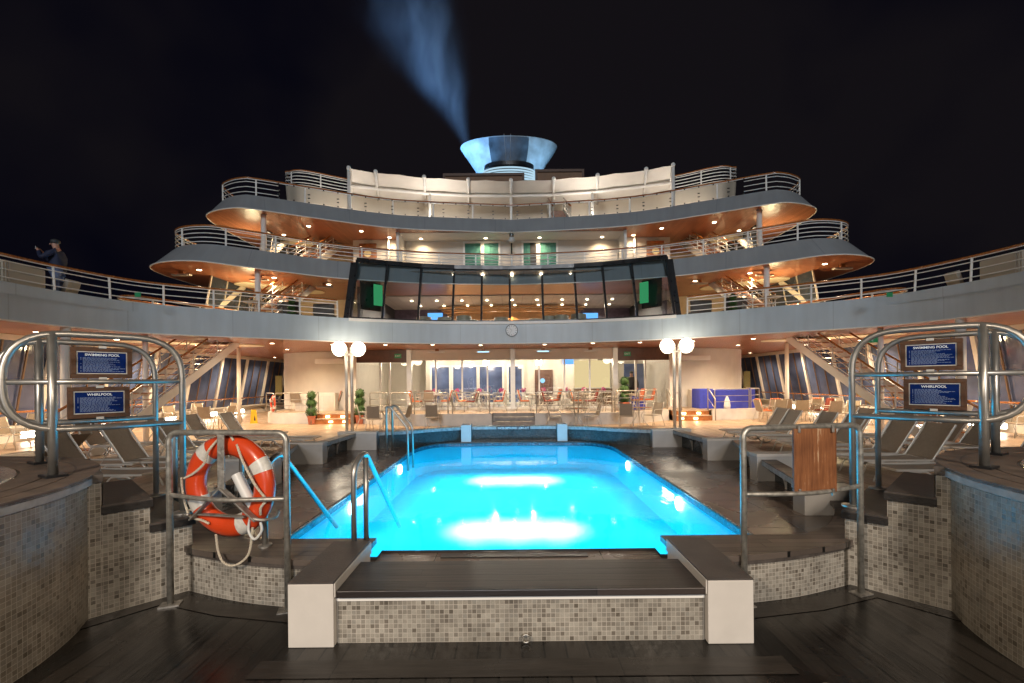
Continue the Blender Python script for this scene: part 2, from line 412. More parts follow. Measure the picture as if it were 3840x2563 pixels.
M_TEAK_TERR = plank_mat("terrace_teak", (.36, .26, .18), (.5, .38, .27), .062, gap=.09, rough=.5, gapcol=(.06, .04, .03))
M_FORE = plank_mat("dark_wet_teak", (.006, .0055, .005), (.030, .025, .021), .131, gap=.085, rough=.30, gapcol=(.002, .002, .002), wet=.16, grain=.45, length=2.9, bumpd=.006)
M_RINGWOOD = plank_mat("grey_teak", (.06, .047, .04), (.15, .12, .10), .085, ang=pi/2, gap=.08, rough=.45, gapcol=(.006, .006, .006), wet=.1)
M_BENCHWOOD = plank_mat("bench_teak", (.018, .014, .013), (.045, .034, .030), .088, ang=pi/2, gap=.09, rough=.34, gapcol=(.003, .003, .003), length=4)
M_STEPWOOD = pmat("step_teak", (.075, .062, .055), .5, var=.4, scale=9, bump=.3, bscale=40)
M_STEPEDGE = pmat("step_edge", (.018, .015, .014), .5, var=.4, scale=20, bump=.3)
M_SLAT = plank_mat("slatted_ceiling", (.33, .11, .05), (.50, .20, .10), .085, ang=0, gap=.16, rough=.35, gapcol=(.045, .014, .006), coat=.15, grain=.5, bumpd=.012)
M_SLATX = plank_mat("board_ceiling", (.32, .108, .05), (.46, .18, .09), .085, ang=pi/2*.93, gap=.06, rough=.32, gapcol=(.07, .022, .009), coat=.2, grain=.6)
TILES = [(0, (.36, .33, .28)), (.28, (.29, .265, .225)), (.5, (.42, .39, .335)), (.66, (.24, .215, .18)), (.8, (.19, .165, .135)), (.88, (.33, .31, .27)), (.96, (.145, .125, .10))]
M_MOSAIC = mosaic_mat("stone_mosaic", TILES)
TILES2 = [(0, (.34, .30, .24)), (.3, (.29, .25, .195)), (.55, (.38, .335, .27)), (.7, (.24, .205, .155)), (.82, (.18, .15, .11)), (.9, (.3, .27, .22))]
M_MOSAIC_WHIRL = mosaic_mat("glazed_mosaic", TILES2, size=.03, rough=.33, tilt=.07, grout=(.56, .52, .44), gw=.1)
TILES3 = [(0, (.02, .10, .17)), (.3, (.035, .15, .24)), (.6, (.015, .07, .12)), (.85, (.05, .2, .3))]
M_MOSAIC_BLUE = mosaic_mat("blue_mosaic", TILES3, size=.03, rough=.2, grout=(.05, .12, .16))
M_BLOCK = pmat("block_paint", (.66, .62, .57), .5, var=.10, scale=3, bump=.1, bscale=25)
M_BLOCKTOP = pmat("block_stone", (.075, .064, .06), .5, var=.35, scale=5, bump=.2, bscale=90)
M_FIN = pmat("fin_paint", (.50, .49, .48), .4, var=.06)
M_TAUPE = pmat("taupe_sling", (.30, .245, .185), .6, var=.1, scale=30, bump=.2, bscale=300)
M_TAUPE_D = pmat("lounger_sling", (.30, .245, .19), .5, var=.08, scale=20, bump=.15, bscale=300)
M_TERRA = pmat("terracotta", (.42, .12, .055), .6, var=.15)
M_LEAF = pmat("box_leaf", (.045, .11, .022), .5, var=.5, scale=25)
M_LEAF_D = pmat("dark_leaf", (.02, .055, .014), .55, var=.5, scale=25)
M_RED = pmat("lifebuoy_orange", (.62, .058, .012), .32, var=.1, scale=6, coat=.2)
M_BAND = pmat("reflective_band", (.62, .60, .55), .35, var=.12, scale=40)
M_ROPE = pmat("rope", (.60, .53, .42), .8, var=.15, scale=60, bump=.6, bscale=140)
M_FRAMEWOOD = pmat("sign_frame_wood", (.085, .032, .010), .5, var=.35, scale=22, bump=.2)
M_SIGNBLUE = pmat("sign_blue", (.004, .018, .105), .16, var=.08, coat=.3)
M_LETTER = pmat("sign_letters", (.84, .86, .87), .5, var=.02)
def upright_wood(name, c0, c1):
    m, nt, out = new_mat(name); L = nt.links.new; b = N(nt, 'BsdfPrincipled', Roughness=.5); tc = N(nt, 'TexCoord')
    mp = N(nt, 'Mapping'); mp.inputs['Scale'].default_value = (70, 30, 4); L(tc.outputs['Object'], mp.inputs['Vector'])
    a = N(nt, 'TexNoise', Scale=1.0, Detail=8.0, Roughness=.7); L(mp.outputs[0], a.inputs['Vector'])
    n2 = N(nt, 'TexNoise', Scale=5.0, Detail=3.0); L(tc.outputs['Object'], n2.inputs['Vector'])
    ad = N(nt, 'Math', operation='MULTIPLY_ADD'); L(n2.outputs['Fac'], ad.inputs[0]); ad.inputs[1].default_value = .6; L(a.outputs['Fac'], ad.inputs[2])
    r = N(nt, 'ValToRGB'); e = r.color_ramp.elements; e[0].position = .62; e[0].color = rgba(c0); e[1].position = .92; e[1].color = rgba(c1)
    q = e.new(.98); q.color = (.45, .3, .18, 1)
    L(ad.outputs[0], r.inputs['Fac']); L(r.outputs[0], b.inputs['Base Color']); L(b.outputs[0], out.inputs['Surface']); return m
M_BOARD = upright_wood("weathered_board", (.13, .043, .013), (.26, .098, .034))
M_BLUECLOTH = pmat("blue_cloth", (.045, .065, .5), .7, var=.1)
M_DOOR = pmat("door_wood", (.34, .12, .035), .3, var=.25, scale=8, coat=.3)
M_DARKDOOR = pmat("dark_door", (.10, .05, .035), .35, var=.2)
M_CURTAIN = pmat("green_curtain", (.10, .30, .25), .7, var=.15)
M_YELLOW = pmat("yellow_plastic", (.75, .45, .01), .4, var=.06)
M_GREEN = pmat("exit_green", (.02, .3, .12), .4, var=.05)
M_AWNING = pmat("awning_cloth", (.78, .75, .70), .65, var=.06, scale=1.5)
M_BEIGE = pmat("beige_paint", (.50, .45, .38), .5, var=.06, scale=1.2)
M_BROWNSCREEN = pmat("brown_screen", (.22, .12, .065), .6, var=.15, scale=3)
M_LOUNGECEIL = plank_mat("lounge_ceiling", (.40, .34, .29), (.5, .43, .36), .5, gap=.02, rough=.4, gapcol=(.05, .04, .03), grain=.1)
M_COPPER = pmat("copper_wall", (.5, .26, .11), .4, var=.25, scale=2)
M_SEATBEIGE = pmat("tub_chair_leather", (.50, .44, .33), .45, var=.1)
M_JACKET = pmat("navy_jacket", (.018, .027, .07), .7, var=.2)
M_JEANS = pmat("blue_jeans", (.15, .21, .38), .8, var=.2, scale=30)
M_SKIN = pmat("skin", (.55, .30, .22), .5, var=.06)
M_CAP = pmat("dark_hair", (.05, .055, .06), .6, var=.2)
M_FUNNEL = pmat("funnel_steel", (.42, .56, .66), .55, 0, var=.35, scale=1.4)
M_FUNNELDARK = pmat("funnel_panel", (.06, .10, .14), .4, 0, var=.6, scale=1.5)
M_DARK = pmat("dark_interior", (.03, .026, .024), .5)
M_PINK = pmat("pink_flowers", (.7, .08, .28), .6, var=.3, scale=40)
M_GREYSOFA = pmat("grey_wicker", (.10, .09, .08), .6)
M_PLASTIC = pmat("white_plastic", (.66, .66, .64), .4, var=.03)
M_GLASS = glass_mat("clear_glass")
M_GLASS_REST = glass_mat("restaurant_glass", (.95, .94, .92), .15, .004)
M_GLASS_LOUNGE = glass_mat("lounge_glass", (.80, .87, .89), .05)
M_GLASS_HULL = pmat("hull_window_glass", (.09, .125, .25), .06, var=.6, scale=.7, spec=.9, rvar=.02)  # navy base colour stands in for reflections in the panes
M_GLASS_DARK = pmat('screen_glass', (.03, .038, .055), .08, var=.3, scale=.7, spec=.8, rvar=.02)
M_FARTILE = mosaic_mat('dark_pool_mosaic', [(0, (.035, .05, .058)), (.4, (.05, .068, .075)), (.75, (.025, .036, .043))], size=.03, rough=.22, grout=(.06, .075, .08))
M_GLASS_RAIL = glass_mat("rail_glass", (.90, .90, .88), .05)
M_TABLEGLASS = glass_mat("table_glass", (.75, .74, .7), .1, body=(.4, .36, .3), bodyfac=.5)
E_DOWN = emat("downlight_glow", (1, .80, .52), 22)
E_GLOBE = emat("globe_glow", (1, .86, .66), 7.5)
E_STRIP = emat("strip_glow", (1, .88, .72), 30)
E_STEP = emat("step_glow", (1, .72, .36), 12)
E_POOLLAMP = emat("pool_lamp_glow", (.8, .95, 1), 16)
E_TVGREEN = emat("tv_picture", (.06, .42, .16), .75)
E_TVBLUE = emat("tv_blue", (.15, .45, 1), 1.6)
E_HEAT = emat("heater_tube", (.45, .78, 1), 1.6)
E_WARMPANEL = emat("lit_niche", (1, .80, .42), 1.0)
E_BLUELAMP = emat("porthole_glow", (.35, .7, 1), 1.6)
E_FUNNEL = emat("louvre_glow", (.55, .82, 1), .85)
def cushion_mat():
    m, nt, out = new_mat("striped_cushion"); L = nt.links.new; b = N(nt, 'BsdfPrincipled', Roughness=.75)
    tc = N(nt, 'TexCoord'); sx = N(nt, 'SeparateXYZ'); L(tc.outputs['Object'], sx.inputs[0])
    d = N(nt, 'Math', operation='MULTIPLY_ADD'); L(sx.outputs[0], d.inputs[0]); d.inputs[1].default_value = 1/.46; d.inputs[2].default_value = .5
    r = N(nt, 'ValToRGB'); r.color_ramp.interpolation = 'CONSTANT'; e = r.color_ramp.elements
    e[0].position = 0; e[0].color = (.55, .12, .04, 1); e[1].position = .12; e[1].color = (.72, .26, .10, 1)
    for p, c in ((.25, (.48, .08, .03, 1)), (.36, (.70, .22, .08, 1)), (.5, (.60, .14, .05, 1)), (.62, (.74, .30, .14, 1)), (.74, (.46, .075, .03, 1)), (.88, (.66, .2, .07, 1))):
        q = e.new(p); q.color = c
    L(d.outputs[0], r.inputs['Fac']); L(r.outputs[0], b.inputs['Base Color']); L(b.outputs[0], out.inputs['Surface']); return m
M_CUSHION = cushion_mat()
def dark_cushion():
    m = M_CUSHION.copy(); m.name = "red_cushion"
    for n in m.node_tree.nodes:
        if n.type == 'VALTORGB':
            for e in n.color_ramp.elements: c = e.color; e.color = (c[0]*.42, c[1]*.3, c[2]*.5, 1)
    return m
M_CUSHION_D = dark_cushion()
def water_mat():
    m, nt, out = new_mat("pool_water"); L = nt.links.new
    tr = N(nt, 'BsdfTransparent', Color=(.62, .93, 1, 1)); gl = N(nt, 'BsdfGlossy', Roughness=.03)
    tc = N(nt, 'TexCoord'); mp = N(nt, 'Mapping'); mp.inputs['Scale'].default_value = (1, .45, 1); L(tc.outputs['Object'], mp.inputs['Vector'])
    n1 = N(nt, 'TexNoise', Scale=7.0, Detail=4.0); L(mp.outputs[0], n1.inputs['Vector'])
    bp = N(nt, 'Bump', Strength=.10, Distance=.02); L(n1.outputs['Fac'], bp.inputs['Height'])
    L(bp.outputs[0], gl.inputs['Normal'])
    fr = N(nt, 'Fresnel', IOR=1.33); L(bp.outputs[0], fr.inputs['Normal'])
    mx = N(nt, 'MixShader'); L(fr.outputs[0], mx.inputs[0]); L(tr.outputs[0], mx.inputs[1]); L(gl.outputs[0], mx.inputs[2]); L(mx.outputs[0], out.inputs['Surface']); return m
M_WATER = water_mat()
def tile_floor_mat():
    m, nt, out = new_mat("wet_stone_tiles"); L = nt.links.new; b = N(nt, 'BsdfPrincipled', Roughness=.3)
    tc = N(nt, 'TexCoord'); br = N(nt, 'TexBrick', Scale=1.0); L(tc.outputs['Object'], br.inputs['Vector'])
    br.offset = 0; br.inputs['Brick Width'].default_value = .66; br.inputs['Row Height'].default_value = .33; br.inputs['Mortar Size'].default_value = .004
    br.inputs['Color1'].default_value = (.17, .128, .105, 1); br.inputs['Color2'].default_value = (.195, .15, .124, 1); br.inputs['Mortar'].default_value = (.045, .035, .03, 1)
    nz = N(nt, 'TexNoise', Scale=1.6, Detail=5.0); L(tc.outputs['Object'], nz.inputs['Vector'])
    mr = N(nt, 'MapRange'); mr.inputs['From Min'].default_value = .38; mr.inputs['From Max'].default_value = .62; mr.inputs['To Min'].default_value = .16; mr.inputs['To Max'].default_value = .34
    L(nz.outputs['Fac'], mr.inputs['Value']); L(mr.outputs[0], b.inputs['Roughness'])
    n2 = N(nt, 'TexNoise', Scale=45.0, Detail=3.0); L(tc.outputs['Object'], n2.inputs['Vector'])
    bp = N(nt, 'Bump', Strength=.12, Distance=.01); L(n2.outputs['Fac'], bp.inputs['Height']); L(bp.outputs[0], b.inputs['Normal'])
    L(br.outputs['Color'], b.inputs['Base Color']); L(b.outputs[0], out.inputs['Surface']); return m
M_STONE = tile_floor_mat()
M_POOLTILE = pmat("pool_floor_paint", (.30, .72, .85), .5, var=.03)
def text(body, size, loc, yaw, mat, parent, name="lettering", align='CENTER', bold=0.0, tilt=pi/2):
    c = bpy.data.curves.new(name, 'FONT'); c.body = body; c.size = size; c.align_x = align; c.align_y = 'CENTER'; c.extrude = .0012; c.offset = bold
    o = bpy.data.objects.new(name, c); COL.objects.link(o); c.materials.append(mat)
    bpy.context.view_layer.update(); me = bpy.data.meshes.new_from_object(o); bpy.data.objects.remove(o); o = bpy.data.objects.new(name, me); COL.objects.link(o)
    o.parent = parent; o.location = Vector(loc) - world_loc(parent); o.rotation_euler = (tilt, 0, yaw); return o
# ================================================================ SETTING: sea, decks, pool
ZD, ZT, ZS, ZW, ZR = -0.16, 0.28, 0.20, 0.155, 0.35
SEA = structure(MB().quad((-1500, -300, -16), (1500, -300, -16), (1500, 3000, -16), (-1500, 3000, -16)).build("sea_water", pmat("night_sea", (.004, .006, .01), .2, var=.3, scale=.05)))
mb = MB()
for x0, x1, y0, y1 in ((-15.7, 15.7, -5, 3.2), (-15.7, -4.3, 3.2, 11.8), (4.3, 15.7, 3.2, 11.8), (-15.7, 15.7, 11.8, 32)):
    mb.quad((x0, y0, ZD), (x1, y0, ZD), (x1, y1, ZD), (x0, y1, ZD))
structure(mb.build("main_deck_floor", M_TEAK))
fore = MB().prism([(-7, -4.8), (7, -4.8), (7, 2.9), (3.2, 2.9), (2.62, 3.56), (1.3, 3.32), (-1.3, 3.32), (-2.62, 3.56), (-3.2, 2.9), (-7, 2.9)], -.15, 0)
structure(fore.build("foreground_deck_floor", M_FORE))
# margin planks of the foreground deck, laid flush on it
mg = MB()
for sx in (-1, 1):
    P = [(3.0*sx, 3.0), (2.60*sx, 3.47), (2.1*sx, 3.30), (1.45*sx, 3.18)]
    mg.strip([(p[0]-.0*sx, p[1]-.16, .004) for p in P], [(p[0], p[1]+.01, .004) for p in P])
mg.quad((-1.5, 2.46, .004), (1.5, 2.46, .004), (1.5, 2.62, .004), (-1.5, 2.62, .004))
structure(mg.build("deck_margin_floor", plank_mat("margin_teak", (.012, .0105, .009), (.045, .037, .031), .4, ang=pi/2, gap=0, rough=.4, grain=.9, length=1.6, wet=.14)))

# pool outline, counter-clockwise, z handled per use
def pool_outline():
    R = [(1.12, 3.735), (1.12, 3.60), (2.09, 3.60), (2.09, 5.5), (2.09, 7.2), (2.09, 8.6), (2.09, 9.3)]
    for k in range(1, 9):
        a = pi/2*k/8; R.append((1.49 + .60*cos(a), 9.3 + 1.06*sin(a)))
    R.append((.7, 10.41)); L = [(-x, y) for x, y in reversed(R)]
    return R + [(0, 10.44)] + L
PO = pool_outline()
def outer_of(p):
    x, y = p
    if y < 3.76: return (x, 3.45)
    if y < 8.55: return ((4.25 if x > 0 else -4.25), y if y > 4 else 3.45)
    t = max(-1, min(1, x/1.6)); return (4.25*t if abs(t) < 1 else 4.25*(1 if t > 0 else -1), 11.75 if abs(t) < 1 else 8.6 + (y-8.6)*1.75)
mb = MB(); n = len(PO); OUT = [outer_of(p) for p in PO]
for i in range(n):
    j = (i+1) % n
    mb.quad((PO[i][0], PO[i][1], ZS), (OUT[i][0], OUT[i][1], ZS), (OUT[j][0], OUT[j][1], ZS), (PO[j][0], PO[j][1], ZS))
structure(mb.build("pool_surround_floor", M_STONE))
pool = thing("swimming_pool", "sunken swimming pool of glowing turquoise water with rounded far corners", "pool", (0, 7, ZS))
P3 = lambda z, s=1.0: [(p[0], p[1], z) for p in PO + [PO[0]]]
MB().strip(P3(ZW-.035), P3(ZS-.004)).build("tile_band", M_MOSAIC_BLUE, pool)
MB().strip(P3(-.42), P3(ZW-.035)).build("pool_wall", M_POOLTILE, pool)
MB().add([(p[0], p[1], -.4) for p in PO], [tuple(range(n))]).build("pool_floor", M_POOLTILE, pool)
for x, y, z in ((-2.075, 5.75, .02), (-2.075, 8.2, .03), (2.075, 8.35, .03), (2.075, 5.8, .02)):
    place(MB().lathe([(.085, 0), (.085, .02), (.07, .03)], (0, 0, 0), 20).build("pool_lamp", E_POOLLAMP), pool, (x, y, z), (0, pi/2 if x < 0 else -pi/2, 0))
# coping: a rounded nose on the rim
cp = [Vector((p[0], p[1], ZS+.004)) for p in PO]
MB().tube(cp, .018, 8, closed=True).build("coping", pmat("coping_stone", (.05, .05, .05), .25, var=.3), pool, smooth=True)
mb = MB()
for k in range(3):                                          # entry steps in the near port corner
    mb.box(-2.08, -1.14, 3.61, 4.6-.3*k, -.4, -.32+.12*k)
mb.build("entry_steps", M_POOLTILE, pool)
wat = structure(MB().add([(p[0], p[1], ZW) for p in PO], [tuple(range(n))]).build("pool_water", M_WATER))

# ---------------------------------------------------------------- near bench of the pool
bench = thing("pool_bench", "mosaic fronted bench with dark timber seat between two white end blocks", "bench", (0, 2.98, 0))
MB().strip([(-1.128, 2.80, .0), (1.128, 2.80, .0)], [(-1.128, 2.80, .285), (1.128, 2.80, .285)]).build("tiled_front", M_MOSAIC, bench)
MB().box(-1.128, 1.128, 2.79, 2.80, .262, .288).build("trim_strip", M_WHITE, bench)
MB().box(-1.128, 1.128, 2.82, 3.3, .002, .27).build("core", M_BLOCKTOP, bench)
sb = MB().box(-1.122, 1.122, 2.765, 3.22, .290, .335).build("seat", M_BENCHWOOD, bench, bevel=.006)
for s in (-1, 1):
    blk = MB().box(s*1.27-.138, s*1.27+.138, 2.75, 3.47, .001, .383).build("end_block", M_BLOCK, bench, bevel=.004)
    MB().box(s*1.27-.138, s*1.27+.138, 2.752, 3.468, .3845, .394).build("capping", M_BLOCKTOP, blk)
    MB().box(s*1.127-.003, s*1.127+.003, 2.76, 3.47, .30, .384).build("tile_trim", M_BLOCK, blk)
MB().box(-1.12, 1.12, 3.24, 3.734, .15, .205).build("near_coping", M_STONE, bench)
MB().box(-.62, .55, 3.60, 3.68, .206, .212).build("drain_grating", M_BLACK, bench)
ring = MB().tube([(0.03+.024*cos(a), 2.775, .03+.024*sin(a)) for a in [2*pi*k/20 for k in range(20)]], .006, 8, closed=True).build("steel_ring", M_STEEL, smooth=True)
tag(ring, "small bright steel ring hanging at the foot of the mosaic bench front", "ring")
hb = MB().lathe([(.001, .03), (.05, .028), (.062, .012), (.066, 0)], (1.56, 2.3, .001), 18).build("deck_plate", M_STEEL, smooth=True)
tag(hb, "small round metal deck fitting on the dark planks right of the bench", "deck fitting")

# ---------------------------------------------------------------- curved rim walls each side of the bench
for s, side in ((-1, "lifebuoy"), (1, "weathered board")):
    rw = thing("rim_wall", "low curved mosaic wall with timber top below the %s railing" % side, "wall", (s*2, 3.3, 0), "curved rim walls beside the bench")
    P = catmull([(1.40, 3.235), (1.62, 3.25), (2.06, 3.345), (2.575, 3.535)], 6)
    MB().strip([(s*p[0], p[1], 0.0) for p in P] if s > 0 else [(s*p[0], p[1], 0.0) for p in reversed(P)],
               [(s*p[0], p[1], ZR-.045) for p in P] if s > 0 else [(s*p[0], p[1], ZR-.045) for p in reversed(P)]).build("tiled_front", M_MOSAIC, rw)
    MB().strip([(s*p[0], p[1]-.012, ZR-.07) for p in P], [(s*p[0], p[1]-.012, ZR-.042) for p in P]).build("stone_edge", M_STEPWOOD, rw)
    front = [(1.14, 3.47), (1.41, 3.44), (1.41, 3.215), (1.62, 3.23), (2.06, 3.325), (2.585, 3.515), (3.0, 3.95), (3.7, 4.6), (3.95, 5.5)]
    back = [(3.44, 5.45), (3.22, 4.7), (2.98, 4.28), (2.66, 3.90), (2.36, 3.70), (2.11, 3.66), (1.14, 3.66)]
    fr = catmull(front[2:], 4); fr = [Vector(front[0]), Vector(front[1])] + fr
    bk = catmull(back[:6], 4) + [Vector(back[6])]
    poly = [(s*p[0], p[1]) for p in fr + bk]
    MB().prism(poly, ZR-.042, ZR).build("timber_top", M_RINGWOOD, rw)

# ---------------------------------------------------------------- whirlpool tubs with steps
for s, sd in ((-1, "port"), (1, "starboard")):
    cx, cyy, R = s*4.40, 2.3, 1.66
    tub = thing("whirlpool_tub", "round %s whirlpool tub with glazed mosaic wall, timber rim and cover" % sd, "whirlpool", (cx, cyy, 0), "round whirlpool tubs beside the foreground deck")
    A = [2*pi*k/96 for k in range(97)]
    MB().strip([(cx+R*cos(a), cyy+R*sin(a), 0) for a in A], [(cx+R*cos(a), cyy+R*sin(a), .915) for a in A]).build("tiled_wall", M_MOSAIC_WHIRL, tub)
    MB().lathe([(R+.004, .915), (R+.03, .92), (R+.03, .972)], (cx, cyy, 0), 96).build("rim_edge", pmat("rim_edge_paint", (.42, .42, .41), .45, var=.25, scale=12), tub, smooth=True, auto=40)
    for k, (ra, rb) in enumerate(((1.56, 1.69), (1.43, 1.547), (1.27, 1.417))):
        MB().lathe([(ra, .962), (ra, .985), (rb, .985), (rb, .962)], (cx, cyy, 0), 96).build("rim_board", pmat("rim_timber", (.15, .112, .088), .5, var=.4, scale=7, bump=.3, bscale=50) if k == 0 and s == -1 else MATS["rim_timber"], tub, smooth=True, auto=30)
    cov = MB().lathe([(.001, 1.05), (.5, 1.046), (1.0, 1.03), (1.17, 1.0), (1.25, .99), (1.262, .962)], (cx, cyy, 0), 64).build("cover", pmat("tub_cover", (.42, .42, .41), .22, .6, var=.2, scale=8, bump=.5, bscale=30) if s == -1 else MATS["tub_cover"], tub, smooth=True)
    # stair from the pool rim up to the tub
    st = thing("whirlpool_steps", "mosaic sided steps with grey timber treads climbing to the %s whirlpool" % sd, "steps", (s*2.8, 3.3, 0), "mosaic steps up to the whirlpools")
    a = Vector((s*2.98, 3.09)); b = Vector((s*2.56, 3.54)); dr = (b-a).normalized(); nr = Vector((-dr.y, dr.x)) if s < 0 else Vector((dr.y, -dr.x))
    if nr.y < 0: nr = -nr
    Lr = (b-a).length
    def seg(t0, t1, z0, z1, o=0.0):
        p = a + dr*(t0*Lr) - nr*o; q = a + dr*(t1*Lr) - nr*o
        if s > 0: p, q = q, p
        return [(p.x, p.y, z0), (q.x, q.y, z0)], [(p.x, p.y, z1), (q.x, q.y, z1)]
    for t0, t1, z1, nm in ((-.02, .18, .925, "tiled_pier"), (.18, .61, .70, "tiled_side"), (.61, 1.03, .51, "tiled_side")):
        MB().strip(*seg(t0, t1, 0, z1)).build(nm, M_MOSAIC, st)
    for t0, t1, zt in ((.17, .635, .764), (.60, 1.06, .574)):
        p = a + dr*(t0*Lr); q = a + dr*(t1*Lr); W = .98
        po = [p - nr*.025, q - nr*.025, q + nr*W, p + nr*W]
        MB().prism([(v.x, v.y) for v in po], zt-.062, zt-.012).build("tread", M_STEPEDGE, st)
        po = [p - nr*.022, q - nr*.022 - dr*.003, q + nr*W - dr*.003, p + nr*W]
        MB().prism([(v.x, v.y) for v in po], zt-.0118, zt).build("tread_board", M_STEPWOOD, st)
    for t0, t1, z1 in ((.20, .61, .70), (.61, 1.03, .51)):
        q = a + dr*(t1*Lr); p = a + dr*(t0*Lr)
        MB().strip([(q.x, q.y, 0), (q.x + nr.x*.96, q.y + nr.y*.96, 0)] if s < 0 else [(q.x + nr.x*.96, q.y + nr.y*.96, 0), (q.x, q.y, 0)],
                   [(q.x, q.y, z1), (q.x + nr.x*.96, q.y + nr.y*.96, z1)] if s < 0 else [(q.x + nr.x*.96, q.y + nr.y*.96, z1), (q.x, q.y, z1)]).build("riser", M_WALL, st)
    # pier that carries the rim over the steps
    p = a + dr*(.19*Lr); 
    MB().prism([(v.x, v.y) for v in (a - dr*.05 - nr*.02, p - nr*.02, p + nr*.95, a - dr*.35 + nr*.95)], .925, .9845).build("rim_landing", M_STEPWOOD, st)
    MB().strip([(p.x, p.y, .7), (p.x + nr.x*.9, p.y + nr.y*.9, .7)] if s < 0 else [(p.x + nr.x*.9, p.y + nr.y*.9, .7), (p.x, p.y, .7)],
               [(p.x, p.y, .925), (p.x + nr.x*.9, p.y + nr.y*.9, .925)] if s < 0 else [(p.x + nr.x*.9, p.y + nr.y*.9, .925), (p.x, p.y, .925)]).build("upper_riser", M_WALL, st)

    # two tall looped handrails
    loops = []
    for li, (p0, p1, zr, zf, which) in enumerate((((3.15, 3.08), (2.67, 3.63), .985, .575, "nearer"), ((3.79, 3.61), (3.34, 4.21), .985, .575, "farther"))):
        P0 = Vector((s*p0[0], p0[1], 0)); D = Vector((s*p1[0], p1[1], 0)) - P0
        at = lambda t, z: P0 + D*t + Vector((0, 0, z))
        h = thing("looped_handrail", "%s tall looped steel handrail beside the %s whirlpool steps" % (which, sd), "handrail", (P0.x, P0.y, zr), "looped handrails at the whirlpool steps")
        top, low, mid = 1.955, 1.30, 1.625
        path = fillet([at(1, zf), at(1, top), at(-.31, top), at(-.31, low), at(1, low)], .30, 8)
        MB().tube(path, .022, 14).build("loop_tube", M_STEEL, h, smooth=True)
        MB().tube([at(-.31, mid), at(1, mid)], .0165, 12).build("middle_bar", M_STEEL, h, smooth=True)
        MB().tube([at(0, zr), at(0, top+.005)], .0265, 16).build("post", M_STEEL, h, smooth=True)
        c = at(0, zr); MB().obox((c.x, c.y, zr+.008), (.15, .11, .016), s*.5).build("base_plate", M_BLACK, h)
        c = at(1, zf); MB().lathe([(.075, 0), (.075, .012), (.03, .02)], (c.x, c.y, zf), 20).build("foot_flange", M_STEEL, h, smooth=True, auto=30)
        loops.append((P0, D))
    # two framed notices hung in the farther loop
    P0, D = loops[1]; yaw = atan2(D.y*s, D.x*s) if s > 0 else atan2(D.y, D.x)
    yaw = atan2(D.y, D.x) if D.x > 0 else atan2(-D.y, -D.x)
    ux = Vector((cos(yaw), sin(yaw), 0)); un = Vector((sin(yaw), -cos(yaw), 0))   # un points to the camera side
    for title, zc, hh in (("SWIMMING POOL", 1.79, .262), ("WHIRLPOOL", 1.455, .262)):
        c = P0 + D*.5 - ux*(0.0) + Vector((0, 0, zc)) + un*.03
        if title == "WHIRLPOOL": c = c - ux*s*-.02
        sg = thing("pool_notice", "wood framed blue notice headed %s hung by the %s whirlpool" % (title, sd), "notice", (c.x, c.y, zc), "framed pool notices")
        w = .40
        fm = MB(); 
        for dx, dz, sw, sh in ((0, hh/2-.018, w, .036), (0, -hh/2+.018, w, .036), (-w/2+.018, 0, .036, hh-.072), (w/2-.018, 0, .036, hh-.072)):
            q = c + ux*dx + Vector((0, 0, dz)); fm.obox(q, (sw, .028, sh), yaw)
        fm.build("frame", M_FRAMEWOOD, sg, bevel=.003)
        MB().obox(c, (w-.07, .012, hh-.07), yaw).build("sign_panel", M_BAND, sg)
        q = c + un*.0075
        MB().obox(q, (w-.088, .004, hh-.088), yaw).build("blue_panel", M_SIGNBLUE, sg)
        text(title, .028, c + un*.0105 + Vector((0, 0, hh/2-.066)), yaw, M_LETTER, sg, "title_lettering", bold=.0004)
        tl = MB(); z = hh/2 - .09; rnd = random.Random(title+sd); k = 0
        while z > -hh/2 + .05:
            ln = rnd.uniform(.55, .98)*(w-.13); x = -w/2 + .075
            if rnd.random() < .6: tl.obox(c + un*.0102 + ux*(x-.012) + Vector((0, 0, z)), (.006, .001, .0042), yaw)
            while ln > 0:
                wl = rnd.uniform(.008, .024)
                tl.obox(c + un*.0102 + ux*(x+wl/2) + Vector((0, 0, z)), (wl, .001, .0036), yaw); x += wl + .004; ln -= wl + .004
            z -= .0082; k += 1
        tl.build("small_print", pmat("small_print_white", (.22, .27, .40), .6, var=.02) if "small_print_white" not in MATS else MATS["small_print_white"], sg)
        for dz in (hh/2+.002, -hh/2-.002):
            MB().obox(c + un*.016 + Vector((0, 0, dz)), (.05, .012, .022), yaw).build("clip", M_ALU, sg, bevel=.002)

# ---------------------------------------------------------------- foreground guard rails
def guard(label, a, b, foot_b, group):
    a = Vector(a); b = Vector(b); g = thing("guard_rail", label, "railing", (a.x, a.y, 0), group)
    zt = 1.252
    MB().tube(fillet([(a.x, a.y, 0), (a.x, a.y, zt), (b.x, b.y, zt), (b.x, b.y, foot_b)], .075, 8), .0215, 14).build("top_tube", M_STEEL_OLD, g, smooth=True)
    m = (a+b)/2; d = (b-a); nn = Vector((-d.y, d.x)).normalized()
    if nn.y > 0: nn = -nn
    arc = catmull([(a.x, a.y, .80), (m.x + nn.x*.07, m.y + nn.y*.07, .79), (b.x, b.y, .79)], 8)
    MB().tube(arc, .0165, 10).build("middle_bar", M_STEEL_OLD, g, smooth=True)
    for p, z in ((a, 0), (b, foot_b)):
        MB().obox((p.x, p.y, z+.006), (.13, .09, .012), .3).build("base_plate", M_GALV, g)
    return g
guard("worn steel guard rail carrying the orange lifebuoy", (-2.53, 3.3), (-1.63, 3.2), 0, "guard rails beside the bench")
guard("worn steel guard rail carrying the weathered wooden board", (2.53, 3.37), (1.58, 3.2), 0, "guard rails beside the bench")
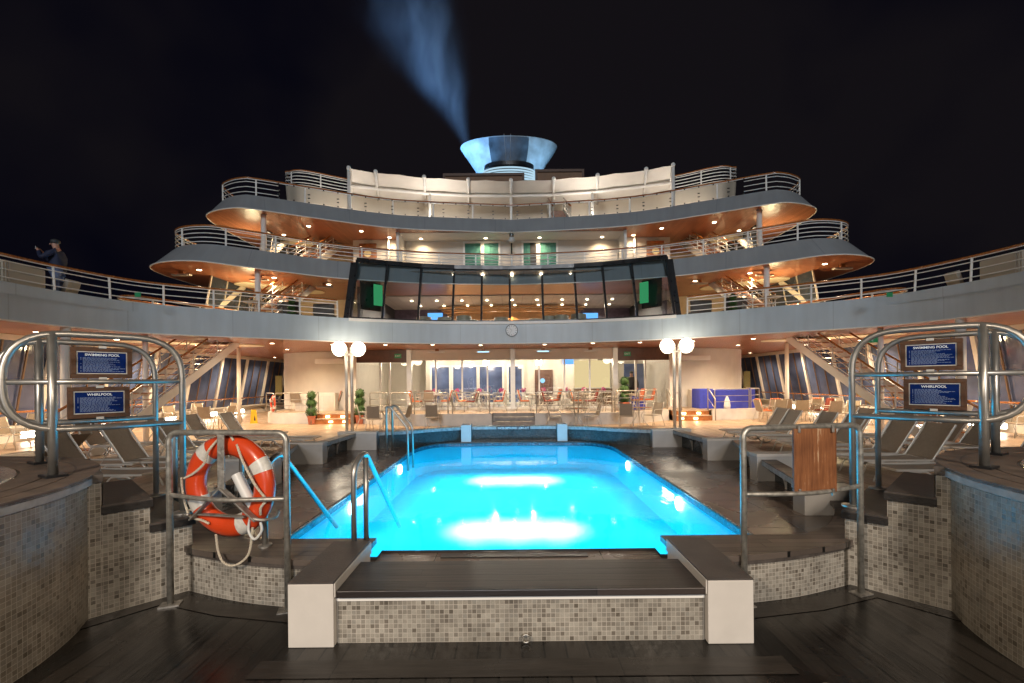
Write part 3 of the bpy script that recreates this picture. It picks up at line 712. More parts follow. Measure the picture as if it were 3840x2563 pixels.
# small rail behind the lifebuoy
g = thing("guard_rail", "lower steel guard rail standing behind the lifebuoy", "railing", (-3.1, 4.3, ZR))
pa = at_d(655, 1625, 4.55); pb = at_d(905, 1622, 4.75)
MB().tube(fillet([(pa.x, pa.y, .2), pa, pb, (pb.x, pb.y, .2)], .07, 8), .0245, 12).build("top_tube", M_STEEL, g, smooth=True)

# weathered board on the starboard rail
c = Vector((2.02, 3.255, 1.0)); yb = atan2(.17, .95)
bd = thing("wooden_board", "weathered brown wooden board clamped to the starboard guard rail", "board", (c.x, c.y, .8))
pA = at_d(2966, 1600, 3.27); pB = at_d(3115, 1600, 3.31)
wv = (pB - pA).xy.length; c = (pA+pB)/2
MB().obox((c.x, c.y-.035, 1.015), (wv, .022, .455), yb*.3).build("panel", M_BOARD, bd, bevel=.004)
for dx in (-.12, .12):
    for dz in (.225, -.225):
        MB().obox((c.x+dx, c.y-.052, 1.015+dz), (.018, .02, .05), yb*.3).build("clamp", M_GALV, bd, bevel=.003)

# ---------------------------------------------------------------- lifebuoy on its bracket
LC = at_d(862, 1820, 3.34); lz = LC.z; ryaw = radians(-12)
def bu(x, y, z):       # buoy frame: x across, y away from the viewer, z up
    return Vector((LC.x + x*cos(ryaw) - y*sin(ryaw), LC.y + x*sin(ryaw) + y*cos(ryaw), LC.z + z))
lb = thing("lifebuoy", "orange lifebuoy with pale bands and rope hung on the port guard rail", "lifebuoy", tuple(LC))
Rm, rt = .297, .078
def torus(a0, a1, r, n=14, m=64, sq=.75):
    q = MB(); pts = [(a0 + (a1-a0)*k/m) for k in range(m+1)]; vs = []
    for a in pts:
        for k in range(n):
            b = 2*pi*k/n
            vs.append(bu((Rm + r*cos(b))*sin(a), r*sq*sin(b), (Rm + r*cos(b))*cos(a)))
    fs = [(i*n+k, i*n+(k+1) % n, (i+1)*n+(k+1) % n, (i+1)*n+k) for i in range(m) for k in range(n)]
    return q.add(vs, fs)
torus(0, 2*pi, rt).build("ring", M_RED, lb, smooth=True)
for a in (-38, 62, 153, 242):
    torus(radians(a-8), radians(a+8), rt+.0025, 14, 8).build("band", M_BAND, lb, smooth=True)
def rope_path(a0, a1, sag, n=16):
    out = []
    for k in range(n+1):
        t = k/n; a = radians(a0 + (a1-a0)*t); w = 4*t*(1-t)
        out.append(bu((Rm+rt+.012+sag*w*.25)*sin(a), -.035*w - .01, (Rm+rt+.012+sag*w*.25)*cos(a) - sag*w))
    return out
def twisted(pts, r, parent, name="rope"):
    pts = resample(pts, .008); q = MB()
    for ph in (0, 2*pi/3, 4*pi/3):
        P = []
        for i, p in enumerate(pts):
            t = (pts[min(i+1, len(pts)-1)] - pts[max(i-1, 0)]).normalized(); n1 = t.orthogonal().normalized() if abs(t.y) > .95 else t.cross(Vector((0, 1, 0))).normalized(); n2 = t.cross(n1)
            a = ph + i*.75; P.append(p + (n1*cos(a) + n2*sin(a))*r*.55)
        q.tube(P, r*.6, 5)
    return q.build(name, M_ROPE, parent, smooth=True)
def rim(a, off=.0, y=-.05): a = radians(a); return bu((Rm+off)*sin(a), y, (Rm+off)*cos(a))
twisted(catmull([rim(20, .03), rim(38, -.02, -.075), rim(62, -.035, -.085), rim(85, .0, -.085), rim(103, .07, -.05)], 6), .0085, lb)
twisted(catmull([rim(14, .05), rim(0, .085, -.03), rim(-18, -.01, -.085), rim(-40, -.07, -.07), rim(-66, -.05, -.08), rim(-82, .055, -.05)], 6), .0085, lb)
twisted(catmull([rim(-82, .08), rim(-95, .095, -.03), rim(-112, .095, -.03), rim(-128, .08, -.05), rim(-145, .0, -.075), rim(-158, -.01, -.075)], 6), .0085, lb)
twisted(catmull([rim(103, .07), rim(112, .05, -.07), rim(122, .06, -.05)], 6), .0085, lb)
lo = [rim(-168, .06, -.05), bu(-.06, -.05, -.46), bu(.0, -.06, -.545), bu(.10, -.06, -.555), bu(.20, -.05, -.47), rim(140, .07, -.05)]
twisted(catmull(lo, 8), .008, lb, "hanging_rope")
br = thing("lifebuoy_bracket", "grey galvanised three armed bracket holding the orange lifebuoy", "bracket", tuple(bu(0, -.12, 0)))
MB().bar(bu(0.02, -.095, .40), bu(0.02, -.095, -.02), .05, .012).build("upright", M_GALV, br, bevel=.002)
MB().bar(bu(0.02, -.095, 0), bu(-.25, -.085, -.24), .05, .012).build("arm", M_GALV, br, bevel=.002)
MB().bar(bu(0.02, -.095, 0), bu(.30, -.085, -.22), .05, .012).build("arm", M_GALV, br, bevel=.002)
MB().bar(bu(-.2, -.075, -.2), bu(.2, -.075, -.2), .04, .010).build("cross_bar", M_GALV, br, bevel=.002)
for sx in (-1, 1):
    MB().tube(catmull([bu(sx*.26, -.10, -.2), bu(sx*.34, -.06, -.22), bu(sx*.36, .03, -.22), bu(sx*.33, .09, -.2)], 6), .012, 8).build("hook", M_GALV, br, smooth=True)
bl = thing("lifebuoy_light", "white plastic lifebuoy light clipped inside the orange ring", "marker light", tuple(bu(.1, .03, -.05)))
a_, b_ = bu(.06, .0, .08), bu(.23, -.01, -.19)
MB().tube([a_, b_], .038, 14).build("light_body", M_PLASTIC, bl, smooth=True, auto=40)
MB().tube([b_, bu(.245, -.01, -.215)], .044, 14).build("light_cap", M_PLASTIC, bl, smooth=True, auto=40)
MB().tube(catmull([bu(.22, -.05, -.2), bu(.21, -.06, -.3), bu(.26, -.06, -.36), bu(.31, -.05, -.3), bu(.30, -.05, -.24)], 6), .009, 8).build("strap", M_PLASTIC, bl, smooth=True)

# ---------------------------------------------------------------- pool ladders
def hand(parent, pts, r=.0215, fr=.12):
    return MB().tube(fillet(pts, fr, 8), r, 12).build("handrail", M_STEEL, parent, smooth=True)
ld = thing("pool_ladder", "pair of bent steel grab rails at the near port pool corner", "pool ladder", (-1.6, 3.9, ZR), "steel pool ladders")
for x, o in ((-1.92, 0), (-1.235, 0)):
    hand(ld, [(x-.03, 3.50, ZR), (x-.03, 3.50, .96), (x, 3.68, 1.05), (x-.05, 4.97, .03)], fr=.12)
MB().tube([(-1.215, 3.64, ZR), (-1.215, 3.64, 1.0)], .0215, 12).build("support_post", M_STEEL, ld, smooth=True)
for x in (-1.95, -1.265): MB().lathe([(.05, 0), (.05, .012), (.025, .02)], (x, 3.50, ZR), 16).build("flange", M_STEEL, ld, smooth=True, auto=30)
ld = thing("pool_ladder", "pair of bent steel grab rails on the far port side of the pool", "pool ladder", (-2.3, 9.2, ZS), "steel pool ladders")
for p, q in ((at_z(1450, 1707, ZS), at_z(1531, 1716, ZW)), (at_z(1472, 1695, ZS), at_z(1549, 1706, ZW))):
    sc = .95/ max(.1, 1)
    h1 = ZS + .93; m = p.lerp(q, .93); m2 = p.lerp(q, .18)
    hand(ld, [(p.x, p.y, ZS), (p.x, p.y, h1), (m2.x, m2.y, h1), (m.x+.02, m.y, ZS+.52), (q.x, q.y, -.1)], fr=.10)
    MB().lathe([(.05, 0), (.05, .012), (.025, .02)], (p.x, p.y, ZS), 16).build("flange", M_STEEL, ld, smooth=True, auto=30)

# ---------------------------------------------------------------- benches and partition fins round the pool
ZF = .567
FIN = [(2.87, 9.46), (3.32, 7.85), (3.30, 6.22), (2.94, 4.65)]
for s, sd in ((-1, "port"), (1, "starboard")):
    nm = ("beside the far pool corner", "second from the far pool corner", "third from the far pool corner", "nearest the whirlpool")
    for i, (fx, fy) in enumerate(FIN):
        top = ZF if i < 3 else .47
        if i == 3 and s < 0: fx, fy = 3.2, 4.75
        L = (.80, .64, .70, .55)[i]
        f = thing("bench_partition", "white bench partition on the %s pool side, %s" % (sd, nm[i]), "partition", (s*fx, fy, ZS), "bench partitions round the pool")
        x0, x1 = sorted((s*fx, s*(fx+L)))
        MB().box(x0, x1, fy, fy+.2, ZS-.02, top-.03).build("upright_slab", M_FIN, f, bevel=.006)
        MB().box(x0-.01, x1+.01, fy-.01, fy+.21, top-.0295, top+.008).build("top_board", M_BLOCK if i < 3 else M_FIN, f, bevel=.004)
    # timber bench bays between the partitions
    for i in range(3):
        (xa, ya), (xb, yb_) = FIN[i], FIN[i+1]
        zt = (ZF-.012 if i < 2 else .50)
        if i < 2: lip = [(s*(xa+.42), ya-.02), (s*(xb+.02), yb_+.21)]
        else: lip = [(s*(xa+.05), ya-.02), (s*(xb+.1), yb_+.35)]
        out = [(lip[1][0]+s*.20, lip[1][1]), (lip[0][0]+s*.20, lip[0][1])]
        bn = thing("pool_side_bench", "timber bench bay on the %s pool side, %s" % (sd, ("between the two far partitions", "between the middle partitions", "next to the whirlpool partition")[i]), "bench", (lip[0][0], ya, ZS), "timber bench bays round the pool")
        MB().prism(lip + out, zt-.012, zt).build("seat_boards", M_TEAK if i < 2 else M_RINGWOOD, bn)
        MB().prism([(p[0], p[1]) for p in lip] + [(p[0]+s*.06, p[1]) for p in reversed(lip)], zt-.075, zt-.0125).build("edge_board", M_MOSAIC_BLUE if False else pmat("edge_stone", (.30, .33, .34), .35, var=.35, scale=16) if "edge_stone" not in MATS else MATS["edge_stone"], bn)
        bx = 0
        wl = MB().strip([(lip[0][0]+s*.19, ya, ZS), (lip[1][0]+s*.19, yb_+.2, ZS)], [(lip[0][0]+s*.19, ya, zt-.013), (lip[1][0]+s*.19, yb_+.2, zt-.013)])
        wl.build("back_panel", M_FARTILE, bn)
        for t in (.36, .68):                                 # curved brackets
            px = lip[0][0] + (lip[1][0]-lip[0][0])*t; py = lip[0][1] + (lip[1][1]-lip[0][1])*t
            n_ = 8; pr = [(px + s*.04, zt-.08)] + [(px + s*(.05 + .13*sin(pi/2*k/n_)), zt-.08 - .27*(1-cos(pi/2*k/n_))) for k in range(n_+1)] + [(px + s*.185, zt-.35), (px + s*.185, zt-.08)]
            q = MB(); m_ = len(pr)
            q.add([(x, py-.015, z) for x, z in pr] + [(x, py+.015, z) for x, z in pr], [tuple(range(m_)), tuple(range(2*m_-1, m_-1, -1))] + [(k, (k+1) % m_, m_+(k+1) % m_, m_+k) for k in range(m_)])
            q.build("bracket", M_FIN, bn)
# far curved bench with the depth sign
fb = thing("far_pool_bench", "curved teal lit bench wall at the far end of the pool", "bench", (0, 10.8, ZS))
arcR = catmull([(1.22, 10.46), (1.72, 10.22), (2.24, 9.82), (2.86, 9.55)], 6); arcL = mirror(arcR)
EDGE = MATS["edge_stone"]
for P in (arcL, [Vector((-.98, 10.56)), Vector((0, 10.6)), Vector((.98, 10.56))], arcR):
    lip = [(p.x, p.y) for p in P]; bk = [(p.x*1.01, p.y+.13) for p in reversed(P)]
    if P is arcR or P is arcL: bk = [(p.x*1.015, p.y + .13) for p in reversed(P)]
    MB().prism(lip + bk, ZF-.02, ZF).build("seat_boards", M_TEAK, fb)
    MB().wall([Vector((p[0], p[1])) for p in lip], ZF-.08, ZF-.0205, .05).build("edge_board", EDGE, fb)
    MB().strip([(p[0]*1.01, p[1]+.12, ZS) for p in lip], [(p[0]*1.01, p[1]+.12, ZF-.021) for p in lip]).build("back_panel", M_FARTILE, fb)
for s in (-1, 1):
    MB().box(s*1.1-.115, s*1.1+.115, 10.40, 10.75, ZS-.02, ZF+.045).build("pier", M_FIN, fb, bevel=.005)
ds = thing("depth_sign", "dark board lettered WATER DEPTH FWD 1.62M-5.31FT above the far pool edge", "sign", (-.02, 10.54, ZF-.06), None)
MB().box(-.41, .37, 10.535, 10.556, ZF-.098, ZF-.008).build("board", M_BLACK, ds)
text("WATER DEPTH FWD 1.62M-5.31FT", .060, (-.02, 10.532, ZF-.053), 0, M_LETTER, ds, bold=.0006).scale = (.80, 1.15, 1)
# ================================================================ MAIN DECK: terrace, facade, side walls
def leafball(q, c, r, n, size, rnd):
    for _ in range(n):
        u = rnd.uniform(-1, 1); a = rnd.uniform(0, 2*pi); w = sqrt(1-u*u); d = Vector((w*cos(a), w*sin(a), u))
        p = Vector(c) + d*r*rnd.uniform(.5, 1.0)*(1 + .22*sin(a*3+u*5)*rnd.random()) + Vector((rnd.gauss(0, .012), rnd.gauss(0, .012), rnd.gauss(0, .015)))
        t = d.orthogonal().normalized(); t = Matrix.Rotation(rnd.uniform(0, 2*pi), 3, d) @ t
        b = d.cross(t); t = (t + d*rnd.uniform(-.6, .6)).normalized(); k = size*rnd.uniform(.6, 1.3)
        q.add([p - t*k, p + b*k*.5, p + t*k, p - b*k*.5], [(0, 1, 2, 3)])
# ---- raised terrace
TE = [(.86, 18.2), (3.75, 18.2), (5.1, 18.6), (6.75, 19.75)]
TE2 = [(8.65, 19.75), (10.2, 19.85), (11.05, 20.5), (11.35, 21.9), (11.35, 23.4)]
edge = catmull(TE, 5); edge2 = catmull(TE2, 5)
poly = [(p.x, p.y) for p in edge] + [(6.85, 19.95), (8.55, 19.95)] + [(p.x, p.y) for p in edge2] + [(11.35, 29)]
poly = [(.86, 18.9)] + poly
full = poly + [(-x, y) for x, y in reversed(poly)]
structure(MB().add([(x, y, ZT) for x, y in full], [tuple(range(len(full)))]).build("terrace_floor", M_TEAK_TERR))
for s, sd in ((-1, "port"), (1, "starboard")):
    for P, nm in ((edge, "behind the pool, between centre steps and %s steps" % sd), (edge2, "curving round the outer %s corner" % sd)):
        w = MB().wall([Vector((s*p.x, p.y)) for p in P] if s > 0 else [Vector((-p.x, p.y)) for p in reversed(P)], ZD, ZT+.035, .12 if s > 0 else .12).build("terrace_wall", M_BLOCK)
        tag(w, "low cream terrace wall %s" % nm, "wall", "low terrace walls")
M_CSTEP = pmat('centre_step_stone', (.24, .22, .21), .5, var=.2)
cs = thing("terrace_steps", "dark centre steps up to the restaurant terrace behind the depth sign", "steps", (0, 18.3, ZD))
MB().box(-.855, .855, 18.05, 18.45, ZD, ZD+.15).build("tread", M_CSTEP, cs)
MB().box(-.855, .855, 18.452, 18.9, ZD, ZD+.30).build("tread", M_CSTEP, cs)
MB().box(-.855, .855, 18.9, 18.95, ZD, ZT-.003).build("riser", M_CSTEP, cs)
for s, sd in ((-1, "port"), (1, "starboard")):
    t = thing("terrace_steps", "lit timber steps up to the %s end of the terrace" % sd, "steps", (s*7.7, 19.6, ZD), "lit terrace steps")
    for k, y in enumerate((19.45, 19.75)):
        x0, x1 = sorted((s*6.9, s*8.5))
        rr = MB().box(x0, x1, y, 20.0, ZD, ZD+.20*(k+1)).build("riser", M_RAILWOOD if False else M_DOOR, t)
        MB().box(x0, x1, y-.03, 20.0, ZD+.20*(k+1)+.002, ZD+.20*(k+1)+.03).build("tread", M_TEAK_TERR, t)
        for fx in ((7.4, 8.05) if k else (7.2, 7.8)):
            MB().obox((s*fx, y-.006, ZD+.10+.20*k), (.17, .012, .075)).build("step_light", E_STEP, rr)
            lamp('POINT', (s*fx, y-.12, ZD+.12+.20*k), 2.2, (1, .7, .36), size=.04, name="step_light")

# ---- railings of the terrace
def hoop(label, a, b, z, h=.86, bars=2, grp="steel hoop railings along the terrace", r=.024):
    a = Vector((a[0], a[1], z)); b = Vector((b[0], b[1], z)); u = Vector((0, 0, h))
    g = thing("hoop_railing", label, "railing", (a.x, a.y, z), grp)
    MB().tube(fillet([a, a+u, b+u, b], .09, 6), r, 8).build("hoop", M_STEEL, g, smooth=True)
    q = MB()
    for k in range(bars): zz = h*(.36 + .30*k); q.tube([a + Vector((0, 0, zz)), b + Vector((0, 0, zz))], r*.6, 6)
    q.build("cross_bars", M_STEEL, g, smooth=True)
HP = {-1: [((-.86, 16.68), (-2.22, 16.68), "beside the centre steps"), ((-2.38, 16.68), (-3.62, 16.75), "second from the centre steps"), ((-3.74, 16.80), (-4.62, 17.12), "at the bend of the wall"), ((-4.72, 17.2), (-5.6, 18.0), "by the topiary"),
      ((-8.0, 18.12), (-9.55, 18.35), "between the steps and far lifebuoy"), ((-9.65, 18.42), (-10.25, 19.05), "behind the far lifebuoy")],
     1: [((.86, 16.68), (2.22, 16.68), "beside the centre steps"), ((2.38, 16.68), (3.62, 16.75), "second from the centre steps"), ((3.74, 16.80), (4.62, 17.12), "at the bend of the wall"), ((4.72, 17.2), (5.6, 18.0), "by the wall end"),
      ((8.0, 18.12), (9.45, 18.3), "before the blue tables"), ((9.55, 18.36), (10.3, 19.2), "at the outer corner"), ((10.35, 19.3), (10.5, 20.8), "facing the side windows")]}
for s in (-1, 1):
    for a, b, nm in HP[s]:
        a = (a[0]*1.1, a[1] + 1.6 + (.15 if abs(a[0]) > 7 else 0)); b = (b[0]*1.1, b[1] + 1.6 + (.15 if abs(b[0]) > 7 else 0))
        hoop("steel hoop railing on the %s terrace wall, %s" % ("port" if s < 0 else "starboard", nm), a, b, ZT+.03)
for s, sd in ((-1, "port"), (1, "starboard")):
    for x, nm in ((6.8, "inner"), (8.6, "outer")):
        g = thing("stair_handrail", "sloping steel handrail on the %s side of the %s terrace steps" % (nm, sd), "handrail", (s*x, 19.4, ZD), "handrails of the lit terrace steps")
        MB().tube(fillet([(s*x, 19.36, ZD), (s*x, 19.36, ZD+.92), (s*x, 20.1, ZT+.95), (s*x, 20.1, ZT)], .06, 5), .024, 8).build("rail_tube", M_STEEL, g, smooth=True)
        MB().tube([(s*x, 19.36, ZD+.5), (s*x, 20.1, ZT+.5)], .015, 6).build("cross_bar", M_STEEL, g, smooth=True)

# ---- restaurant facade and room
ZC = 3.15
YF = 21.6
room = thing("restaurant_room", "cream lit restaurant room behind the glass front", "restaurant", (0, 27, ZT))
structure(MB().quad((-7.5, YF, ZT+.004), (7.5, YF, ZT+.004), (7.5, 28, ZT+.004), (-7.5, 28, ZT+.004)).build("restaurant_floor", pmat("restaurant_floor_tile", (.5, .45, .38), .25, var=.1)))
bw = MB().box(-7.6, 7.6, 27.5, 27.6, ZT, ZC).build("back_wall", M_WALL, room)
for s in (-1, 1): MB().box(s*7.6-.05, s*7.6+.05, 22.0, 27.5, ZT, ZC).build("side_wall", M_WALL, room)
MB().box(-7.6, 7.6, 21.8, 27.6, ZC-.28, ZC-.2).build("room_ceiling", M_WHITE, room)
for x, w in ((-4.15, 1.0), (-2.75, 1.35), (-1.25, 1.3), (.15, .75)):           # dark windows of the room's port half
    f = MB(); h0, h1 = ZT+.12, 2.45; y = 26.2
    for a, b, c, d in ((x-w/2-.1, x-w/2, h0, h1), (x+w/2, x+w/2+.1, h0, h1), (x-w/2-.1, x+w/2+.1, h1, h1+.1), (x-w/2-.1, x+w/2+.1, h0-.1, h0)):
        f.box(a, b, y-.06, y+.04, c, d)
    fr = f.build("inner_window", M_WHITE, room)
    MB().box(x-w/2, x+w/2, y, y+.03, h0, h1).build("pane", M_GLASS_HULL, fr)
MB().box(-5.0, .75, 26.25, 26.4, ZT, ZC-.28).build("window_wall", M_WALL, room)
d = MB().box(1.28, 2.32, 26.2, 26.28, ZT, 2.25).build("inner_door", M_DARKDOOR, room)
place(MB().lathe([(.14, 0), (.14, .02)], (0, 0, 0), 20).build("porthole", E_BLUELAMP), d, (1.72, 26.19, 1.62), (pi/2, 0, 0))
MB().box(.75, 4.9, 26.3, 26.45, ZT, ZC-.28).build("door_wall", M_WALL, room)
MB().box(3.55, 5.55, 26.0, 26.2, 1.0, 2.75).build("serving_niche", E_WARMPANEL, room)  # emission stands in for lamplight inside the cream niche
MB().box(2.9, 3.5, 26.1, 26.25, 2.55, 2.85).build("blue_screen", E_TVBLUE, room)
cn = MB().box(3.45, 5.7, 25.2, 25.8, ZT, 1.15).build("counter", pmat("counter_wood", (.22, .14, .09), .4, var=.3, scale=4), room)
MB().box(3.4, 5.75, 25.15, 25.85, 1.152, 1.2).build("counter_top", M_ALU, cn)
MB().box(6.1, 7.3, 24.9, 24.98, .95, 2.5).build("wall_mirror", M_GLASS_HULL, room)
fac = thing("glass_facade", "glass restaurant front with steel posts and white header under the deck", "facade", (0, YF, ZT))
MB().box(-5.0, 4.95, YF-.06, YF+.1, 2.62, ZC-.005).build("header_beam", M_WALL, fac)
for x in (-4.9, 0, 4.85): MB().box(x-.11, x+.11, YF-.12, YF+.12, ZT, ZC-.006).build("post", M_ALU, fac)
for x in (-3.65, -2.4, -1.2, 1.25, 2.45, 3.65): MB().box(x-.035, x+.035, YF-.04, YF+.04, ZT, 2.62).build("mullion", M_WHITE, fac)
MB().box(-4.8, 4.75, YF-.06, YF+.06, ZT, ZT+.1).build("sill", M_WHITE, fac)
MB().quad((-4.8, YF, ZT+.1), (4.75, YF, ZT+.1), (4.75, YF, 2.62), (-4.8, YF, 2.62)).build("glazing", M_GLASS_REST, fac)
for s, sd in ((-1, "port"), (1, "starboard")):
    e = thing("terrace_entrance", "recessed sliding glass entrance at the %s end of the restaurant" % sd, "entrance", (s*6, 21.2, ZT), "restaurant entrances")
    x0, x1 = sorted((s*5.0, s*7.6))
    MB().box(x0, x1, YF+.05, YF+.2, 2.55, ZC-.006).build("fascia_panel", M_DARKDOOR, e)
    for x in (5.9, 6.35, 7.5):
        MB().box(s*x-.04, s*x+.04, YF+.2, YF+.3, ZT, 2.55).build("door_post", M_ALU, e)
    for xa, xb in ((5.05, 5.9), (5.95, 6.3), (6.4, 7.45)):
        p = sorted((s*xa, s*xb))
        MB().quad((p[0], YF+.25, ZT), (p[1], YF+.25, ZT), (p[1], YF+.25, 2.5), (p[0], YF+.25, 2.5)).build("door_leaf", M_GLASS_REST, e)
    MB().box(s*7.7-.28, s*7.7+.28, YF-.05, YF+.35, ZT, ZC-.006).build("pier", M_WALL, e)
    sg = thing("exit_sign", "small green exit sign over the %s restaurant entrance" % sd, "exit sign", (s*5.45, YF+.03, 2.85), "green exit signs")
    MB().box(s*5.45-.16, s*5.45+.16, YF+.02, YF+.045, 2.75, 2.95).build("panel", M_GREEN, sg)
    text("EXIT", .13, (s*5.45, YF+.016, 2.85), 0, M_LETTER, sg)
    # curved white wall of the superstructure at the side
    P = catmull([(8.0, 22.1), (9.8, 22.5), (11.6, 23.4), (12.5, 24.9)], 6)
    cw = MB().wall([Vector((p.x, p.y)) for p in P] if s > 0 else [Vector((-p.x, p.y)) for p in reversed(P)], ZT, ZC-.004, .15).build("curved_wall", M_WALL)
    tag(cw, "smooth white curved wall beside the %s restaurant entrance" % sd, "wall", "curved white side walls")
    lo = thing("wall_cupboard", "low white cupboard against the %s curved wall" % sd, "cupboard", (s*9.2, 20.9, ZT), "low white cupboards")
    MB().box(s*9.4-.95, s*9.4+.95, 21.6, 22.0, ZT, 1.13).build("body", M_WALL, lo, bevel=.01)
    for k in range(4): MB().box(s*9.4-.9+.455*k, s*9.4-.49+.455*k, 21.585, 21.6, ZT+.1, 1.0).build("door_panel", M_BLOCK, lo)
    pl = MB().box(s*12.0-.16, s*12.0+.16, 23.3, 23.36, 1.0, 2.0).build("wall_plaque", pmat("plaque_green", (.16, .15, .05), .5, var=.4, scale=30))
    tag(pl, "tall olive plaque on the %s curved wall" % sd, "plaque", "olive wall plaques")
    bl = MB().box(s*8.75-.7, s*8.75+.7, 21.7, 21.95, 2.52, 2.75).build("air_curtain_box", M_WHITE, bevel=.03)
    tag(bl, "white air curtain box high on the %s curved wall" % sd, "air curtain", "white air curtain boxes")
for k, (x, y) in enumerate(((-5.6, 22.6), (-3.6, 23.4), (-2.0, 22.4), (-.6, 24.2), (.8, 22.6), (2.2, 24.0), (3.4, 22.8), (4.6, 24.4), (6.2, 22.7))):
    o = MB().lathe([(.001, -.004), (.07, -.004), (.075, .01)], (x, y, ZC-.29), 12).build('room_spotlight', E_DOWN, loc=(x, y, ZC-.29))
    tag(o, 'small ceiling spotlight inside the restaurant, %s from the port entrance' % ('first', 'second', 'third', 'fourth', 'fifth', 'sixth', 'seventh', 'eighth', 'ninth')[k], 'spotlight', 'restaurant ceiling spotlights')
for k in range(12):
    lamp('POINT', (-5.5+1*k, 23.6 + (k % 2)*1.6, 2.55), 62, (1, .86, .66), size=.13, name="restaurant_light")

# ---- window walls along the ship's sides
M_THIN = pmat('thin_mullion', (.16, .10, .065), .4)
HX = 15.6
for s, sd in ((-1, "port"), (1, "starboard")):
    hw = thing("side_window_wall", "white framed wall of inward leaning dark windows along the %s side" % sd, "window wall", (s*HX, 14, ZD), "window walls along the ship sides")
    x = lambda z: s*(HX - max(0, z-.35)*.19)
    MB().box(min(s*HX, s*(HX+.2)), max(s*HX, s*(HX+.2)), 2, 31, ZD, .30).build("lower_wall", M_WHITE, hw)
    MB().box(min(s*(HX-.14), s*(HX+.1)), max(s*(HX-.14), s*(HX+.1)), 2, 31, .30, .355).build("sill", M_WHITE, hw)
    MB().box(min(s*14.95, s*15.5), max(s*14.95, s*15.5), 2, 31, 2.98, ZC-.003).build("header", M_WHITE, hw)
    yy = 3.9; k = 0
    while yy < 30.5:
        wide = k % 3 == 0; w = .17 if wide else .05
        a, b = (x(.36), yy, .36), (x(3.0), yy, 3.0)
        MB().bar((a[0]-s*.05, yy, .36), (b[0]-s*.05, yy, 3.0), .09 if wide else .04, .15 if wide else .045).build("mullion", M_WHITE if wide else M_THIN, hw)
        yy += .733; k += 1
    yy = 3.9
    while yy < 30:
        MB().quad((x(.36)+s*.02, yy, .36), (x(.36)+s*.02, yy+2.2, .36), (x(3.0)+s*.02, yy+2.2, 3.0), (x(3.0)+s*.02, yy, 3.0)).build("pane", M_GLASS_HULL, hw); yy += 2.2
    hr = thing("side_handrail", "varnished wooden handrail running along the %s windows" % sd, "handrail", (s*15.3, 14, .79), "wooden handrails along the windows")
    MB().tube([(s*15.32, 2, .79), (s*15.32, 30, .79)], .036, 8).build("rail", M_RAILWOOD, hr, smooth=True)
    q = MB()
    for yy in range(4, 30, 2): q.tube([(s*15.32, yy+.1, .77), (s*15.5, yy+.1, .70)], .014, 6)
    q.build("brackets", M_WHITE, hr)
    for i, yy in enumerate((12.4, 14.9, 17.4, 20.3, 23.2, 25.6)):
        sl = thing("floor_strip_light", "bright strip light at deck level under the %s windows, %s" % (sd, ("nearest the whirlpool", "second from the whirlpool", "third from the whirlpool", "fourth from the whirlpool", "fifth from the whirlpool", "nearest the curved wall")[i]), "strip light", (s*(HX-.1), yy, ZD+.2), "strip lights under the side windows")
        MB().box(s*(HX-.09)-.02, s*(HX-.09)+.02, yy-.62, yy+.62, ZD+.10, ZD+.32).build("housing", M_PLASTIC, sl)
        MB().box(s*(HX-.125)-.01, s*(HX-.125)+.01, yy-.58, yy+.58, ZD+.12, ZD+.30).build("tube", E_STRIP, sl)
    for yy, nm in ((12.1, "near"), (14.3, "middle"), (19.6, "far")):       # columns under the upper deck
        xx = {12.1: 11.9, 14.3: 11.55, 19.6: 11.8}[yy]
        c = MB().cyl((s*xx, yy, ZD), .11 if nm == "near" else .078, ZC-ZD-.002, 20).build("deck_column", M_WHITE, smooth=True, loc=(s*xx, yy, ZD))
        for p_ in c.data.polygons:
            if abs(p_.normal.z) > .9: p_.use_smooth = False
        tag(c, "%s round white column under the %s side deck" % (nm, sd), "column", "round white deck columns")
    # stair from the main deck to the upper deck
def stair(label, xi, xo, y0, z0, y1, z1, n, railh=.95, orange=True, stringer=.26):
    t = thing("deck_staircase", label, "staircase", ((xi+xo)/2, y0, z0), "white staircases between the decks")
    s = 1 if xo > xi else -1
    for x in (xi, xo): MB().bar((x, y0, z0+.02), (x, y1, z1+.02), .05, stringer).build("stringer", M_WHITE, t)
    for k in range(n):
        f = (k+.5)/n; y = y0+(y1-y0)*f; z = z0+(z1-z0)*(k+1)/n - .04
        MB().box(min(xi, xo)+.03, max(xi, xo)-.03, y-(y1-y0)/n*.55, y+(y1-y0)/n*.5, z-.025, z).build("tread", M_DOOR, t)
    for x, nm in ((xi, 0), (xo, 1)):
        MB().tube([(x, y0, z0+railh), (x, y1, z1+railh)], .032, 8).build("handrail", M_RAILWOOD, t, smooth=True)
        q = MB()
        for h in (.25, .48, .71): q.tube([(x, y0, z0+h*railh/.95), (x, y1, z1+h*railh/.95)], .014, 6)
        m = 5
        for k in range(m+1):
            f = k/m; y = y0+(y1-y0)*f; z = z0+(z1-z0)*f; q.tube([(x, y, z), (x, y, z+railh)], .018, 6)
        q.build("balusters", M_WHITE, t, smooth=True)
    return t
for s, sd in ((-1, "port"), (1, "starboard")):
    t = stair("white staircase with orange handrails rising under the %s side of the pool deck" % sd, s*10.5, s*11.6, 11.3, ZD, 17.4, 3.15, 17)
    q = MB()                                                # hazard stripe under the stringer
    for k in range(8):
        if k % 2 == 0:
            f0, f1 = .22+.03*k, .22+.03*(k+1)
            q.bar((s*10.5, 11.3+6.1*f0, ZD+3.31*f0-.135), (s*10.5, 11.3+6.1*f1, ZD+3.31*f1-.135), .056, .03)
    q.build("hazard_stripes", M_YELLOW, t)

